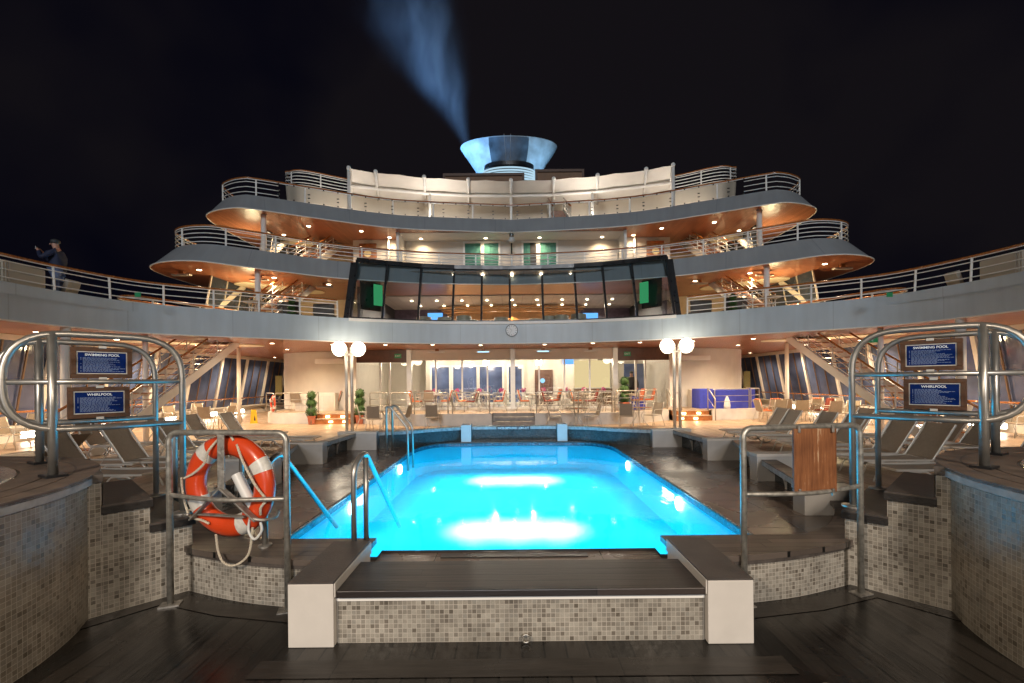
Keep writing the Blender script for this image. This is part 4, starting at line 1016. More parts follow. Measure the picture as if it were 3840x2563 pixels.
# ---- small fixtures on the main deck
ws = thing("wet_floor_sign", "yellow folding wet floor sign on the deck beside the terrace wall", "floor sign", (0, 0, 0))
for s in (-1, 1): MB().add([(-.15, s*.16, 0), (.15, s*.16, 0), (.10, s*.02, .60), (-.10, s*.02, .60)], [(0, 1, 2, 3)]).build("leaf_panel", M_YELLOW, ws).modifiers.new("t", 'SOLIDIFY').thickness = .02
MB().add([(0, -.142, .12), (.07, -.142, .12), (.035, -.075, .38)], [(0, 1, 2)]).build("warning_mark", M_BLACK, ws)
p = at_z(952, 1588, ZD); ws.location = p; ws.rotation_euler = (0, 0, .5)
def far_ring():
    t = thing("lifebuoy", "small orange lifebuoy hung on the far port terrace railing", "lifebuoy", (-10.5, 19.95, .72))
    q = MB(); vs = []
    for i in range(33):
        a = 2*pi*i/32
        for k in range(8): b = 2*pi*k/8; r = .29+.075*cos(b); vs.append((-10.5+r*sin(a)*.55, 19.9+.07*sin(b)-r*sin(a)*.5, .72+r*cos(a)))
    q.add(vs, [(i*8+k, i*8+(k+1) % 8, (i+1)*8+(k+1) % 8, (i+1)*8+k) for i in range(32) for k in range(8)])
    q.build("ring", M_RED, t, smooth=True)
    for a in (.5, 2.1, 3.7, 5.2):
        MB().obox((-10.5+.29*sin(a)*.55, 19.9-.29*sin(a)*.5, .72+.29*cos(a)), (.10, .17, .17), 0).build("band", M_BAND, t, bevel=.04)
far_ring()

# ---- topiary in pots
tp = thing("potted_topiary", "", "topiary", (0, 0, 0))
MB().lathe([(.17, 0), (.215, .30), (.235, .30), (.24, .37), (.20, .37), (.19, .33), (.001, .33)], (0, 0, 0), 4, a0=pi/4, a1=2*pi+pi/4).build("pot", M_TERRA, tp, bevel=.01)
q = MB(); rr = random.Random(3)
for z, r, n_ in ((.56, .25, 900), (.93, .23, 800), (1.27, .20, 700)): leafball(q, (0, 0, z), r, n_, .045, rr)
q.build("foliage", M_LEAF, tp)
MB().tube([(0, 0, .3), (0, 0, 1.2)], .025, 8).build("stem", M_RAILWOOD, tp)
TP = Proto(tp)
TP.put(at_z(1169, 1592, ZD), .3, "three ball topiary in a square terracotta pot at the port steps", "topiaries in terracotta pots", .97)
TP.put(at_z(1350, 1590, ZD), .1, "three ball topiary in terracotta pot half hidden behind the port lamp post", "topiaries in terracotta pots", 1.02)
TP.put(at_z(2342, 1541, ZT), .2, "three ball topiary standing behind the starboard terrace railing", "topiaries in terracotta pots", 1.0)
TP.put(at_z(2582, 1522, ZT), .4, "darker three ball topiary in terracotta pot beside the blue tables", "topiaries in terracotta pots", 1.0)

# ---- lamp posts
for s, sd in ((-1, "port"), (1, "starboard")):
    lp = thing("lamp_post", "twin pole lamp post with four round white globes at the %s pool corner" % sd, "lamp post", (s*5.98, 16.6, ZD), "globe lamp posts")
    for dx in (-.10, .10): MB().cyl((s*5.98+dx, 16.6, ZD), .058, 3.06, 14).build("pole", M_ALU, lp, smooth=True)
    q = MB()
    for z in (1.1, 2.35, 2.6): q.box(s*5.98-.1, s*5.98+.1, 16.58, 16.62, z, z+.04)
    q.build("spacer", M_ALU, lp)
    MB().box(s*5.98-.17, s*5.98+.17, 16.5, 16.7, ZD, ZD+.02).build("foot_plate", M_ALU, lp)
    for k in range(4):
        a = radians(25+90*k) if s < 0 else radians(155+90*k)
        gx, gy = s*5.98+.46*cos(a), 16.6-.46*sin(a)
        MB().tube([(s*5.98, 16.6, 2.66), (gx, gy, 2.66)], .02, 6).build("arm", M_ALU, lp)
        MB().sphere((gx, gy, 2.83), .25, 24).build("globe", E_GLOBE, lp, smooth=True)
# ================================================================ FURNITURE
def L3(*p): return [Vector(q) for q in p]
# armchair: sitter looks along +y
def armchair(cushion=None):
    t = thing("armchair", "", "armchair", (0, 0, 0)); W = .25
    MB().box(-.225, .225, -.20, .23, .40, .42).build("seat", M_TAUPE, t, bevel=.008)
    q = MB(); q.add([(-.225, -.21, .44), (.225, -.21, .44), (.22, -.33, .90), (0, -.342, .885), (-.22, -.33, .90), (-.225, -.235, .44), (.225, -.235, .44), (.22, -.355, .90), (0, -.367, .885), (-.22, -.355, .90)],
      [(0, 1, 2, 3, 4), (9, 8, 7, 6, 5), (0, 5, 6, 1), (1, 6, 7, 2), (2, 7, 8, 3), (3, 8, 9, 4), (4, 9, 5, 0)])
    q.build("backrest", M_TAUPE, t)
    for s in (-1, 1):
        MB().tube(fillet(L3((s*W, .26, 0), (s*W, .20, .42), (s*W, .17, .63), (s*W, -.24, .64)), .07, 5), .0125, 8).build("arm_leg", M_ALU, t, smooth=True)
        MB().tube(L3((s*W, -.38, 0), (s*W, -.22, .42)), .0125, 8).build("leg", M_ALU, t, smooth=True)
        MB().tube(L3((s*W, -.2, .41), (s*W, -.345, .91)), .0125, 8).build("back_post", M_ALU, t, smooth=True)
        MB().tube(L3((s*W, .21, .405), (s*W, -.21, .405)), .011, 6).build("side_bar", M_ALU, t, smooth=True)
    if cushion:
        MB().box(-.215, .215, -.20, .23, .422, .475).build("seat_cushion", cushion, t, bevel=.018)
        q = MB(); q.add([(-.21, -.20, .46), (.21, -.20, .46), (.21, -.325, .93), (-.21, -.325, .93), (-.21, -.15, .47), (.21, -.15, .47), (.21, -.275, .94), (-.21, -.275, .94)],
          [(3, 2, 1, 0), (4, 5, 6, 7), (0, 1, 5, 4), (1, 2, 6, 5), (2, 3, 7, 6), (3, 0, 4, 7)])
        q.build("back_cushion", cushion, t, bevel=.018)
    return t
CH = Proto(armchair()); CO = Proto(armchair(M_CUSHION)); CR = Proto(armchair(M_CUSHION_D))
RT, LT, AW, NR = -pi/2, pi/2, 0.0, pi      # sitter faces right, left, away, near
G1 = "taupe armchairs on the pool deck"; G2 = "cushioned armchairs on the terrace"
def deck_pt(x, y, z): return at_z(x, y, z)
def at_x(x, d): return Vector(((x-CX)/F_PX*d + EX, d, ZD))
for x, y, rz, lab in (
    (1405, 16.9, AW+.05, "taupe armchair seen from behind beside the port lamp post"),
    (1372, 17.35, RT+.3, "taupe armchair facing the table, tight against the port lamp post"),
    (1506, 17.3, LT-.15, "taupe armchair in profile with its back to the pool ladder side"),
    (1622, 17.4, AW, "lone taupe armchair with its back to the pool before the terrace wall"),
    (2082, 17.4, RT-.05, "taupe armchair facing the round glass table by the starboard pool pier"),
    (2218, 17.3, LT+.08, "taupe armchair opposite the bluish chair at the round glass table"),
    (2348, 17.1, AW-.3, "taupe armchair turned half away before the starboard wall bend"),
    (2446, 17.5, LT+.5, "taupe armchair facing the pool near the starboard lamp post")):
    CH.put(at_x(x, y), rz, lab, G1)
for x, y, rz, lab, P in (
    (1262, 1538, LT, "orange striped armchair facing the port cupboard side", CO),
    (1118, 1534, RT, "orange armchair left of the taupe chair by the far lifebuoy", CO),
    (1200, 1532, LT+.4, "orange armchair half hidden behind the port steps topiary", CO),
    (1562, 1543, RT, "orange armchair just behind the bend railing on the port terrace", CO),
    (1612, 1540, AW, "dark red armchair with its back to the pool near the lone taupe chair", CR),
    (1672, 1541, LT, "orange armchair facing the dark red chair on the port terrace", CO),
    (1733, 1541, RT+.2, "orange armchair tucked behind a dark red chair by the centre hoop railing", CO),
    (1768, 1544, LT-.1, "dark red armchair in profile at the centre hoop railing", CR),
    (1870, 1542, LT, "orange armchair left of the central facade post", CO),
    (1968, 1542, RT, "orange armchair right of the central facade post", CO),
    (2058, 1543, RT-.15, "dark red armchair behind the starboard centre hoop railing", CR),
    (2078, 1538, LT+.15, "orange armchair facing the dark red one at the starboard centre railing", CO),
    (2163, 1541, RT, "orange armchair third from the central post on the starboard terrace", CO),
    (2216, 1543, LT, "dark red armchair in profile left of the empty taupe terrace chair", CR),
    (2388, 1538, LT+.1, "bright orange armchair beside the terrace topiary", CO),
    (2430, 1536, LT-.1, "bright orange armchair at the starboard end of the terrace railing", CO),
    (2866, 18.9, RT, "orange armchair at the corner of the starboard terrace wall", CO),
    (2893, 19.6, AW, "orange armchair behind the pale chair at the starboard wall corner", CO),
    (3040, 19.6, AW+.2, "red and orange striped armchair facing the starboard windows", CO),
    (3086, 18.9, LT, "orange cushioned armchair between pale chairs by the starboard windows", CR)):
    P.put(deck_pt(x, y, ZT) if y > 100 else at_x(x, y), rz, lab, G2)
CH.put(deck_pt(2288, 1542, ZT), LT, "taupe armchair without cushion on the starboard terrace", G2)
CH.put(deck_pt(1118, 1542, ZT), AW, "taupe armchair with its back to the deck beside the far lifebuoy", G2)
G3 = "taupe armchairs beside the side windows"
for x, y, rz, lab in (
    (608, 18.8, LT-.2, "taupe armchair at the port staircase foot facing inboard"),
    (655, 18.3, RT-.2, "taupe armchair beside the bright strip light under the port stairs"),
    (780, 17.6, AW+.1, "taupe armchair with sagging back nearest the port window table"),
    (838, 17.9, LT, "taupe armchair in profile right of the sagging one by the port windows"),
    (770, 20.2, RT, "pale taupe armchair against the port windows behind the table"),
    (868, 20.6, NR, "pale taupe armchair beside the thin port column"),
    (720, 20.4, NR, "pale armchair with its back to the port windows at the table"),
    (45, 12.6, RT+.2, "large pale armchair at the picture edge beside the port windows"),
    (112, 13.9, NR+.3, "pale armchair with high back before the port windows behind the loop rail"),
    (205, 14.4, LT+.3, "pale armchair between the two loop posts by the port windows"),
    (2912, 18.7, AW, "pale armchair nearest the starboard terrace wall corner"),
    (2968, 19.6, RT+.4, "pale armchair behind the starboard thin column"),
    (3000, 18.6, AW-.3, "taupe armchair facing the round window table on the starboard side"),
    (3115, 17.5, AW, "large taupe armchair with its back to the loungers by the starboard windows"),
    (3180, 17.3, LT+.4, "taupe armchair beside the large one near the starboard staircase"),
    (3085, 20.5, NR, "pale armchair against the starboard windows behind the striped one"),
    (3150, 20.2, NR-.2, "pale armchair against the starboard windows left of the stairs"),
    (3585, 14.6, AW+.5, "pale armchair behind the starboard signs beside the column"),
    (3800, 13.2, LT, "pale armchair at the picture edge by the starboard windows")):
    CH.put(at_x(x, y), rz, lab, G3)
# tables
def table(r, mat):
    t = thing("round_table", "", "table", (0, 0, 0))
    MB().lathe([(.001, .70), (r-.02, .70), (r, .71), (r, .722), (.001, .722)], (0, 0, 0), 28).build("tabletop", mat, t, smooth=True, auto=30)
    for k in range(4):
        a = pi/4+pi/2*k; MB().tube(catmull([(cos(a)*.36, sin(a)*.36, 0), (cos(a)*.14, sin(a)*.14, .30), (cos(a)*.10, sin(a)*.10, .45), (cos(a)*.28, sin(a)*.28, .70)], 4), .014, 7).build("leg", M_ALU, t, smooth=True)
    return t
TB = Proto(table(.46, M_TABLEGLASS)); TB2 = Proto(table(.42, pmat("table_resin", (.55, .45, .33), .4, var=.08)))
for P, x, y, z, lab in ((TB, 1450, 17.1, ZD, "round table among the taupe chairs by the port lamp post"), (TB, 2160, 17.3, ZD, "round glass table between two taupe chairs right of the depth sign"),
    (TB, 2395, 17.35, ZD, "round table between two taupe chairs at the starboard wall bend"), (TB2, 1640, 1539, ZT, "terrace table beside the dark red chair on the port side"),
    (TB2, 1815, 1541, ZT, "terrace table left of the central facade post"), (TB2, 2015, 1541, ZT, "terrace table right of the central facade post"), (TB2, 2118, 1539, ZT, "terrace table behind the starboard centre railing"),
    (TB2, 2205, 1537, ZT, "terrace table second from the starboard centre railing"), (TB2, 2366, 1540, ZT, "terrace table between the topiary and bright orange chairs"), (TB2, 1160, 1535, ZT, "terrace table behind the port steps topiary"),
    (TB, 703, 18.4, ZD, "round table among pale chairs at the port windows"), (TB, 3040, 18.9, ZD, "round table among chairs at the starboard windows"), (TB, 3230, 17.4, ZD, "round table beside the starboard staircase foot")):
    P.put(deck_pt(x, y, z) if y > 100 else at_x(x, y), .4, lab, "round deck tables")
# tables laid inside the restaurant with flowers
TR = Proto(table(.45, M_WHITE)); fl = thing("flower_centrepiece", "", "flowers", (0, 0, 0)); q = MB(); leafball(q, (0, 0, .12), .14, 90, .045, random.Random(5)); q.build("petals", M_PINK, fl); MB().lathe([(.05, 0), (.06, .1)], (0, 0, 0), 10).build("vase", M_WHITE, fl)
FL = Proto(fl); CI = CH
for i, (x, y, nm) in enumerate(((-4.0, 23.1, "first from the port entrance"), (-2.9, 23.7, "second from the port entrance"), (-1.7, 23.0, "third from the port entrance"), (-.6, 23.6, "left of the central post"), (.55, 23.1, "right of the central post"), (1.6, 23.6, "before the inner door"), (2.7, 23.0, "third from the starboard entrance"), (3.7, 23.7, "second from the starboard entrance"), (4.6, 23.1, "first from the starboard entrance"))):
    TR.put((x, y, ZT+.006), .3, "round white table inside the restaurant glass, %s" % nm, "tables inside the restaurant")
    FL.put((x, y, ZT+.73), .3*i, "pink flowers on the restaurant table %s" % nm, "pink flowers inside the restaurant")
    CI.put((x-.62, y+.1, ZT+.006), RT, "dining chair inside the restaurant, port side of the table %s" % nm, "chairs inside the restaurant")
    CI.put((x+.62, y-.05, ZT+.006), LT, "dining chair inside the restaurant, starboard side of the table %s" % nm, "chairs inside the restaurant")
# blue draped tables
for x0, x1, y0, y1, z1, lab in ((8.45, 9.05, 20.6, 21.5, 1.17, "blue draped high table nearest the starboard entrance"), (9.1, 10.0, 20.4, 21.1, 1.12, "long blue draped table behind the starboard hoop railing"), (10.05, 10.95, 20.6, 21.3, 1.16, "blue draped table at the outer starboard terrace corner"), (5.3, 5.9, 20.3, 20.9, .84, "small blue draped table beside the bright orange chairs")):
    q = MB(); n_ = 48; vs = []; rnd = random.Random(int(x0*10))
    for j, (z, fl_) in enumerate(((ZT+.005, 1.0), (ZT+.35, .55), (z1-.08, .12), (z1, 0), (z1+.004, -.3))):
        for k in range(n_):
            t = k/n_*4; sgm = int(t); f = t-sgm
            cx_, cy_ = ((x0+(x1-x0)*f, y0), (x1, y0+(y1-y0)*f), (x1-(x1-x0)*f, y1), (x0, y1-(y1-y0)*f))[sgm]
            mx_, my_ = (x0+x1)/2, (y0+y1)/2; w = 1 + (.025*sin(k*1.9)+.03)*fl_
            vs.append((mx_+(cx_-mx_)*w, my_+(cy_-my_)*w, z))
    q.add(vs, [(j*n_+k, j*n_+(k+1) % n_, (j+1)*n_+(k+1) % n_, (j+1)*n_+k) for j in range(4) for k in range(n_)] + [tuple(4*n_+k for k in range(n_))])
    o = q.build("draped_table", M_BLUECLOTH, smooth=True, auto=50, loc=((x0+x1)/2, (y0+y1)/2, ZT)); tag(o, lab, "draped table", "blue draped tables")
nap = MB().lathe([(.14, 0), (.15, .12), (.12, .33), (.04, .52), (.001, .55)], (0, 0, 0), 16, sy=.4).build("folded_board", M_WHITE, smooth=True); nap.location = (9.45, 20.1, ZT+.03)
tag(nap, "pointed white card standing before the long blue table", "card")

# ---- sun loungers: feet towards +x, backrest at -x
def lounger(back=True, ang=57):
    t = thing("sun_lounger", "", "sun lounger", (0, 0, 0)); W = .30; h = .30
    q = MB(); n_ = 8; vs = []
    for k in range(n_+1):
        x = 1.28*k/n_; z = h + .004 - .02*sin(pi*k/n_)
        vs += [(x, -W+.02, z), (x, W-.02, z), (x, -W+.02, z-.012), (x, W-.02, z-.012)]
    q.add(vs, [f for k in range(n_) for f in ((4*k, 4*k+4, 4*k+5, 4*k+1), (4*k+2, 4*k+3, 4*k+7, 4*k+6))] + [(0, 1, 3, 2), (4*n_, 4*n_+2, 4*n_+3, 4*n_+1)])
    q.build("bed_sling", M_TAUPE_D, t, smooth=False)
    a = radians(ang if back else 0); c, s_ = -cos(a), sin(a); Lb = .74
    q = MB(); n_ = 6; vs = []
    for k in range(n_+1):
        d = .03+(Lb-.03)*k/n_; o = -.02*sin(pi*k/n_)
        vs += [(c*d - s_*o*-1, -W+.02, h+s_*d + o*.5), (c*d - s_*o*-1, W-.02, h+s_*d + o*.5), (c*d - .012*s_ + s_*o, -W+.02, h+s_*d-.012), (c*d - .012*s_ + s_*o, W-.02, h+s_*d-.012)]
    q.add(vs, [f for k in range(n_) for f in ((4*k, 4*k+1, 4*k+5, 4*k+4), (4*k+2, 4*k+6, 4*k+7, 4*k+3))] + [(4*n_, 4*n_+1, 4*n_+3, 4*n_+2)])
    q.build("back_sling", M_TAUPE_D, t)
    for sy in (-1, 1):
        MB().bar((-.02, sy*W, h), (1.30, sy*W, h), .022, .035).build("side_rail", M_ALU, t, bevel=.004)
        MB().bar((0, sy*W, h), (c*Lb, sy*W, h+s_*Lb), .022, .035).build("back_rail", M_ALU, t, bevel=.004)
        MB().tube(fillet(L3((1.22, sy*(W-.02), 0), (1.10, sy*(W-.02), h-.03), (.80, sy*(W-.02), h-.03), (.70, sy*(W-.02), h-.16)), .06, 5), .014, 8).build("front_leg", M_ALU, t, smooth=True)
        MB().tube(fillet(L3((-.10, sy*(W-.02), 0), (.02, sy*(W-.02), h-.03), (.32, sy*(W-.02), h-.03), (.42, sy*(W-.02), h-.16)), .06, 5), .014, 8).build("rear_leg", M_ALU, t, smooth=True)
        MB().tube(catmull(L3((.70, sy*(W-.02), h-.16), (.56, sy*(W-.02), h-.2), (.42, sy*(W-.02), h-.16)), 5), .014, 8).build("leg_bow", M_ALU, t, smooth=True)
    MB().bar((1.30, -W, h), (1.30, W, h), .03, .03).build("foot_bar", M_ALU, t)
    if back:
        MB().tube(L3((c*.42, -W+.04, h+s_*.42), (c*.42-.28, -W+.04, .20), (-.02, -W+.04, .16)), .008, 6).build("back_strut", M_ALU, t)
    return t
LG = Proto(lounger()); LGF = Proto(lounger(False)); LG2 = Proto(lounger(True, 38))
G = "taupe sun loungers on the pool deck"
def put_l(P, x, y, rz, lab): P.put((x, y, ZD), rz, lab, G, 1.0)
put_l(LG, -7.35, 8.55+.3, .03, "reclined taupe lounger seen through the port loop rails, right of the WHIRLPOOL notice")
put_l(LG, -8.35, 8.3+.3, .05, "reclined taupe lounger right behind the rim of the port whirlpool")
put_l(LGF, -7.35, 7.45+.2, .0, "flat taupe lounger with curved leg beside the port whirlpool steps")
put_l(LG, -7.4, 9.95+.3, .0, "reclined taupe lounger behind the lifebuoy's top corner of the guard rail")
put_l(LG2, -9.6, 9.2+.3, 2.9, "half raised lounger turned towards the port windows behind the whirlpool")
put_l(LG, -8.5, 11.0+.3, .05, "reclined lounger behind the two nearest port loungers")
put_l(LG, -8.65, 12.4+.3, .0, "reclined lounger below the sagging armchair on the port side")
put_l(LG, -8.1, 13.1+.3, .0, "pale lit reclined lounger left of the wet floor sign")
put_l(LGF, -6.6, 12.2, .0, "flat taupe lounger nearest the far port partition")
put_l(LG, -10.2, 11.2, .1, "reclined lounger beside the bright port strip light")
put_l(LG2, -10.9, 8.0, 2.8, "half raised lounger at the picture edge behind the port whirlpool")
put_l(LG, 7.35, 8.76+.3, pi-.03, "reclined taupe lounger left of the pair under the starboard WHIRLPOOL notice")
put_l(LG, 7.35, 8.05+.25, pi-.03, "reclined taupe lounger right of the pair under the starboard WHIRLPOOL notice")
put_l(LGF, 7.3, 7.2+.25, pi, "flat taupe lounger nearest the starboard whirlpool steps")
put_l(LG, 7.4, 10.05+.3, pi, "reclined taupe lounger between the wooden board and the starboard loop rail")
put_l(LG, 7.55, 11.15+.3, pi, "reclined lounger half hidden by the wooden board's upper edge")
put_l(LG, 7.15, 11.9+.3, pi, "second farthest reclined lounger of the starboard row")
put_l(LG, 7.3, 12.7+.3, pi, "farthest reclined lounger of the starboard row")
put_l(LG, 9.85, 10.5, pi-.05, "reclined lounger in the outer starboard row left of the loop post")
put_l(LG, 9.75, 9.7, pi-.05, "reclined lounger in the outer starboard row behind the loop post")
put_l(LG, 10.3, 9.0, pi-.1, "reclined lounger behind the starboard whirlpool cover")
put_l(LG, 9.6, 11.6, pi, "reclined lounger in the outer starboard row behind the middle bar")
put_l(LG, 9.4, 12.6, pi, "reclined lounger near the starboard staircase foot")
# ================================================================ SUPERSTRUCTURE
SA0, SA1 = ZC, 4.06           # upper deck edge: soffit and top of curb
def half(pts, n=7): return catmull([Vector((p[0]*K, p[1]*K)) for p in pts], n)
A_R = half([(0, 20.9), (3.5, 20.55), (6.9, 19.25), (9.4, 17.5), (11.3, 16.2), (12.5, 15.1), (13.1, 13.4), (13.35, 11.5), (13.4, 8), (13.4, 3)])
A_ALL = mirror(A_R)[:-1] + A_R
BL = half([(0, 21.5), (4, 21.0), (7.4, 19.9), (9.4, 18.55), (10.55, 17.65), (11.66, 16.85), (12.9, 16.9), (14.0, 17.6), (14.45, 18.8), (14.5, 21), (14.5, 34)])
BT = half([(0, 21.85), (4, 21.3), (7.45, 20.1), (9.5, 18.75), (10.5, 18.05), (11.5, 17.45), (12.5, 17.5), (13.3, 18.0), (13.65, 19.0), (13.7, 21), (13.7, 34)])
CLo = half([(0, 22.7), (5.4, 21.9), (8.67, 20.5), (10.8, 19.4), (11.57, 19.15), (12.66, 19.45), (13.45, 20.07), (13.75, 21.2), (13.8, 23), (13.8, 34)])
CTo = half([(0, 23.1), (5.5, 22.3), (8.9, 20.9), (11.1, 19.85), (11.7, 19.75), (12.4, 20.0), (13.0, 20.5), (13.2, 21.5), (13.2, 23), (13.2, 34)])
DLo = [Vector(p) for p in catmull([Vector(p) for p in ((0, 24.4), (5, 23.7), (8, 22.4), (9.6, 21.5), (10.4, 21.5), (10.8, 22.3), (10.8, 28))], 6)]
ZB0, ZB1 = kz(6.15), kz(6.96); ZC0, ZC1 = kz(9.0), kz(9.8)
def sym(h): return mirror(h)[:-1] + list(h)
def soffit(path, z, mat, parent, name="soffit", back=30):
    q = MB(); P = [(p[0], p[1]) for p in path]
    for (xa, ya), (xb, yb) in zip(P, P[1:]):
        if xb - xa > 1e-3: q.quad((xa, ya, z), (xb, yb, z), (xb, back, z), (xa, back, z))
    if path[-1][1] < 10:
        for s in (-1, 1): q.quad((s*12.062, path[-1][1], z), (s*16.2, path[-1][1], z), (s*16.2, back, z), (s*12.062, back, z))
    q.uv = {}
    return q.build(name, mat, parent)
def deck(label, lo, hi, z0, z1, floor_z, smat, fmat):
    t = thing("upper_deck", label, "ship deck", (0, lo[len(lo)//2].y, z0), "upper decks of the ship")
    q = MB().strip([(p.x, p.y, z0) for p in lo], [(p.x, p.y, z1) for p in hi])
    ins = [(p.x*.994, p.y+.10, z1) for p in hi]
    q.strip([(p.x, p.y, z1) for p in hi], ins); q.strip(ins, [(a, b, floor_z-.02) for a, b, c in ins])
    q.build("fascia", fmat, t, smooth=True, auto=35)
    edge_ = MB().tube([(p.x, p.y, z0+.012) for p in lo], .022, 6).build("edge_bead", M_WHITE, t, smooth=True)
    soffit(lo, z0+.004, smat, t)
    soffit([Vector((a, b)) for a, b, c in ins], floor_z, M_TEAK_TERR, t, "deck_planking")
    return t
deckA = deck("lowest upper deck with broad pale fascia sweeping round the pool", A_ALL, A_ALL, SA0, SA1, 3.8, M_SLATX, M_FASCIA)
deckB = deck("middle winged deck with grey fascia behind the glass lounge", sym(BL), sym(BT), ZB0, ZB1, ZB1-.25, M_SLATX, M_GREYF)
deckC = deck("upper winged deck with grey fascia under the awning", sym(CLo), sym(CTo), ZC0, ZC1, ZC1-.2, M_SLAT, M_GREYF)
# the slatted middle of the main ceiling
q = MB().add([(-5.2, 18.25, ZC-.012), (-3.0, 18.72, ZC-.012), (0, 18.84, ZC-.012), (3.0, 18.72, ZC-.012), (5.2, 18.25, ZC-.012), (5.2, 20.6, ZC-.012), (-5.2, 20.6, ZC-.012)], [tuple(range(7))])
q.build("slatted_soffit", M_SLAT, deckA)

def deck_rail(label, path, z0, z1, lean=0.0, bars=3, step=1.35, glass=None, posts=True, closed=False, r=.016, grp="white deck railings"):
    P = [Vector((p[0], p[1])) for p in path]
    t = thing("deck_railing", label, "railing", (P[len(P)//2].x, P[len(P)//2].y, z0), grp)
    n = len(P); nor = []
    for i in range(n):
        a = P[i-1] if (closed or i > 0) else P[i]; b = P[(i+1) % n] if (closed or i < n-1) else P[i]
        d = (b-a).normalized(); nor.append(Vector((d.y, -d.x)))
    def lev(f): return [Vector((p.x+q.x*lean*f, p.y+q.y*lean*f, z0+(z1-z0)*f)) for p, q in zip(P, nor)]
    MB().tube(lev(1.0), .036, 8, closed=closed).build("handrail", M_RAILWOOD, t, smooth=True)
    q = MB(); q.tube([p - Vector((0, 0, .035)) for p in lev(1.0)], .018, 6, closed=closed)
    for k in range(bars):
        Lk = lev((k+.6)/(bars+.35))
        for seg_ in ((Lk[:glass[0]+1], Lk[glass[1]-1:]) if glass else (Lk,)): q.tube(seg_, r, 6, closed=closed)
    q.build("rail_bars", M_WHITE, t, smooth=True)
    base = lev(0) + ([lev(0)[0]] if closed else [])
    A = resample(base, step); B = []
    for a in A:
        k = min(range(n), key=lambda j: (P[j].x-a.x)**2 + (P[j].y-a.y)**2); B.append(Vector((a.x + nor[k].x*lean, a.y + nor[k].y*lean, z1)))
    m = min(len(A), len(B))
    for i in range(m - (1 if closed else 0)):
        fA, fB = A[i], B[i]
        MB().bar(fA, fB - Vector((0, 0, .03)), .055, .022).build("post", M_WHITE, t)
    if glass:
        i0, i1 = glass; lo_, hi_ = lev(.05), lev(.93)
        MB().strip(lo_[i0:i1], hi_[i0:i1]).build("glass_panels", M_GLASS_RAIL, t)
        q = MB()
        for k, (a, b) in enumerate(zip(resample(lo_[i0:i1], .55), resample(hi_[i0:i1], .55))):
            q.obox(a, (.05, .05, .04)); q.obox(b, (.05, .05, .04))
            if k % 2 == 0:
                for f in (.3, .55): c = a.lerp(b, f); q.obox(c, (.09, .05, .03))
        q.build("glass_clips", M_BLACK, t)["kind"] = "stuff"
    return t
for s, sd in ((-1, "port"), (1, "starboard")):
    P = [p for p in A_R if p.x > 6.5]
    P = [Vector((s*p.x, p.y)) for p in P]
    if s < 0: P = list(reversed(P))
    deck_rail("outward leaning white railing with orange handrail on the %s pool balcony" % sd, P, SA1, SA1+.66, -.05)
    ca, cb = Vector((s*12.0, 14.6)), Vector((s*10.4, 18.8)); ax = (cb-ca).normalized(); st_ = []
    for k in range(24):
        a = 2*pi*k/24; d_ = Vector((cos(a)*.5, sin(a)*.5)); st_.append((cb if d_.dot(ax) > 0 else ca) + d_)
    deck_rail("rounded orange topped railing round the %s stairwell" % sd, st_, 3.75, 4.36, 0, 2, 1.5, closed=True)
deck_rail("long curved railing with orange handrail above the glass lounge", [p for p in sym(BT) if p.y < 21], ZB1, ZB1+.64, .0, 4, 1.55)
pc = [p for p in sym(CTo) if p.y < 22]
i0 = min(i for i, p in enumerate(pc) if p.x > -9.3); i1 = max(i for i, p in enumerate(pc) if p.x < 9.3)
deck_rail("glass panelled curved railing in front of the white awning", pc, ZC1, ZC1+.66, .0, 3, 1.75, glass=(i0, i1+1))
# top deck: beige fascia and its two side rails
dd = thing("top_deck", "beige top deck wall behind the awning and glass railing", "ship deck", (0, 24.4, 9))
SD = sym(DLo)
MB().strip([(p.x, p.y+.25, 9.5) for p in SD], [(p.x, p.y, 10.95) for p in SD]).build("fascia", M_BEIGE, dd, smooth=True)
soffit(SD, 10.9, M_TEAK_TERR, dd, "deck_planking", back=28)
soffit([Vector((p.x, p.y+.25)) for p in SD], 9.55, M_WHITE, dd, "soffit", 28)
MB().box(-7.2, 7.2, 25.2, 25.4, 8.6, 11.4).build("wall", M_BEIGE, dd)
for s, sd in ((-1, "port"), (1, "starboard")):
    P = [p for p in DLo if p.x > 6.5]; P = [Vector((s*p.x, p.y)) for p in P]
    if s < 0: P = list(reversed(P))
    deck_rail("small curved railing high beside the %s end of the awning" % sd, P, 10.95, 11.62, .0, 4, 1.3, r=.02)

# ---------------------------------------------------------------- glass lounge on the lowest upper deck
lg = thing("glass_lounge", "curved dark glass lounge with ten leaning panes below the curtained windows", "lounge", (0, 18.5, SA1))
gl_lo = [Vector((p.x, p.y+.10, SA1+.02)) for p in A_ALL if abs(p.x) < 6.52]
gl_lo = resample(gl_lo, .2)
def top_of(p):   # leaning back
    return Vector((p.x*.985, p.y+.55, 6.46))
gl_hi = [top_of(p) for p in gl_lo]
N10 = 10
idx = [round(i*(len(gl_lo)-1)/N10) for i in range(N10+1)]
for i in range(N10):
    a, b = idx[i], idx[i+1]
    MB().add([gl_lo[a], gl_lo[b], gl_hi[b], gl_hi[a]], [(0, 1, 2, 3)]).build("pane", M_GLASS_LOUNGE, lg)
for i in idx:
    a, b = gl_lo[i], gl_hi[i]
    MB().bar(a + Vector((0, .05, 0)), b + Vector((0, .05, 0)), .085, .12).build("mullion", M_BLACK, lg)
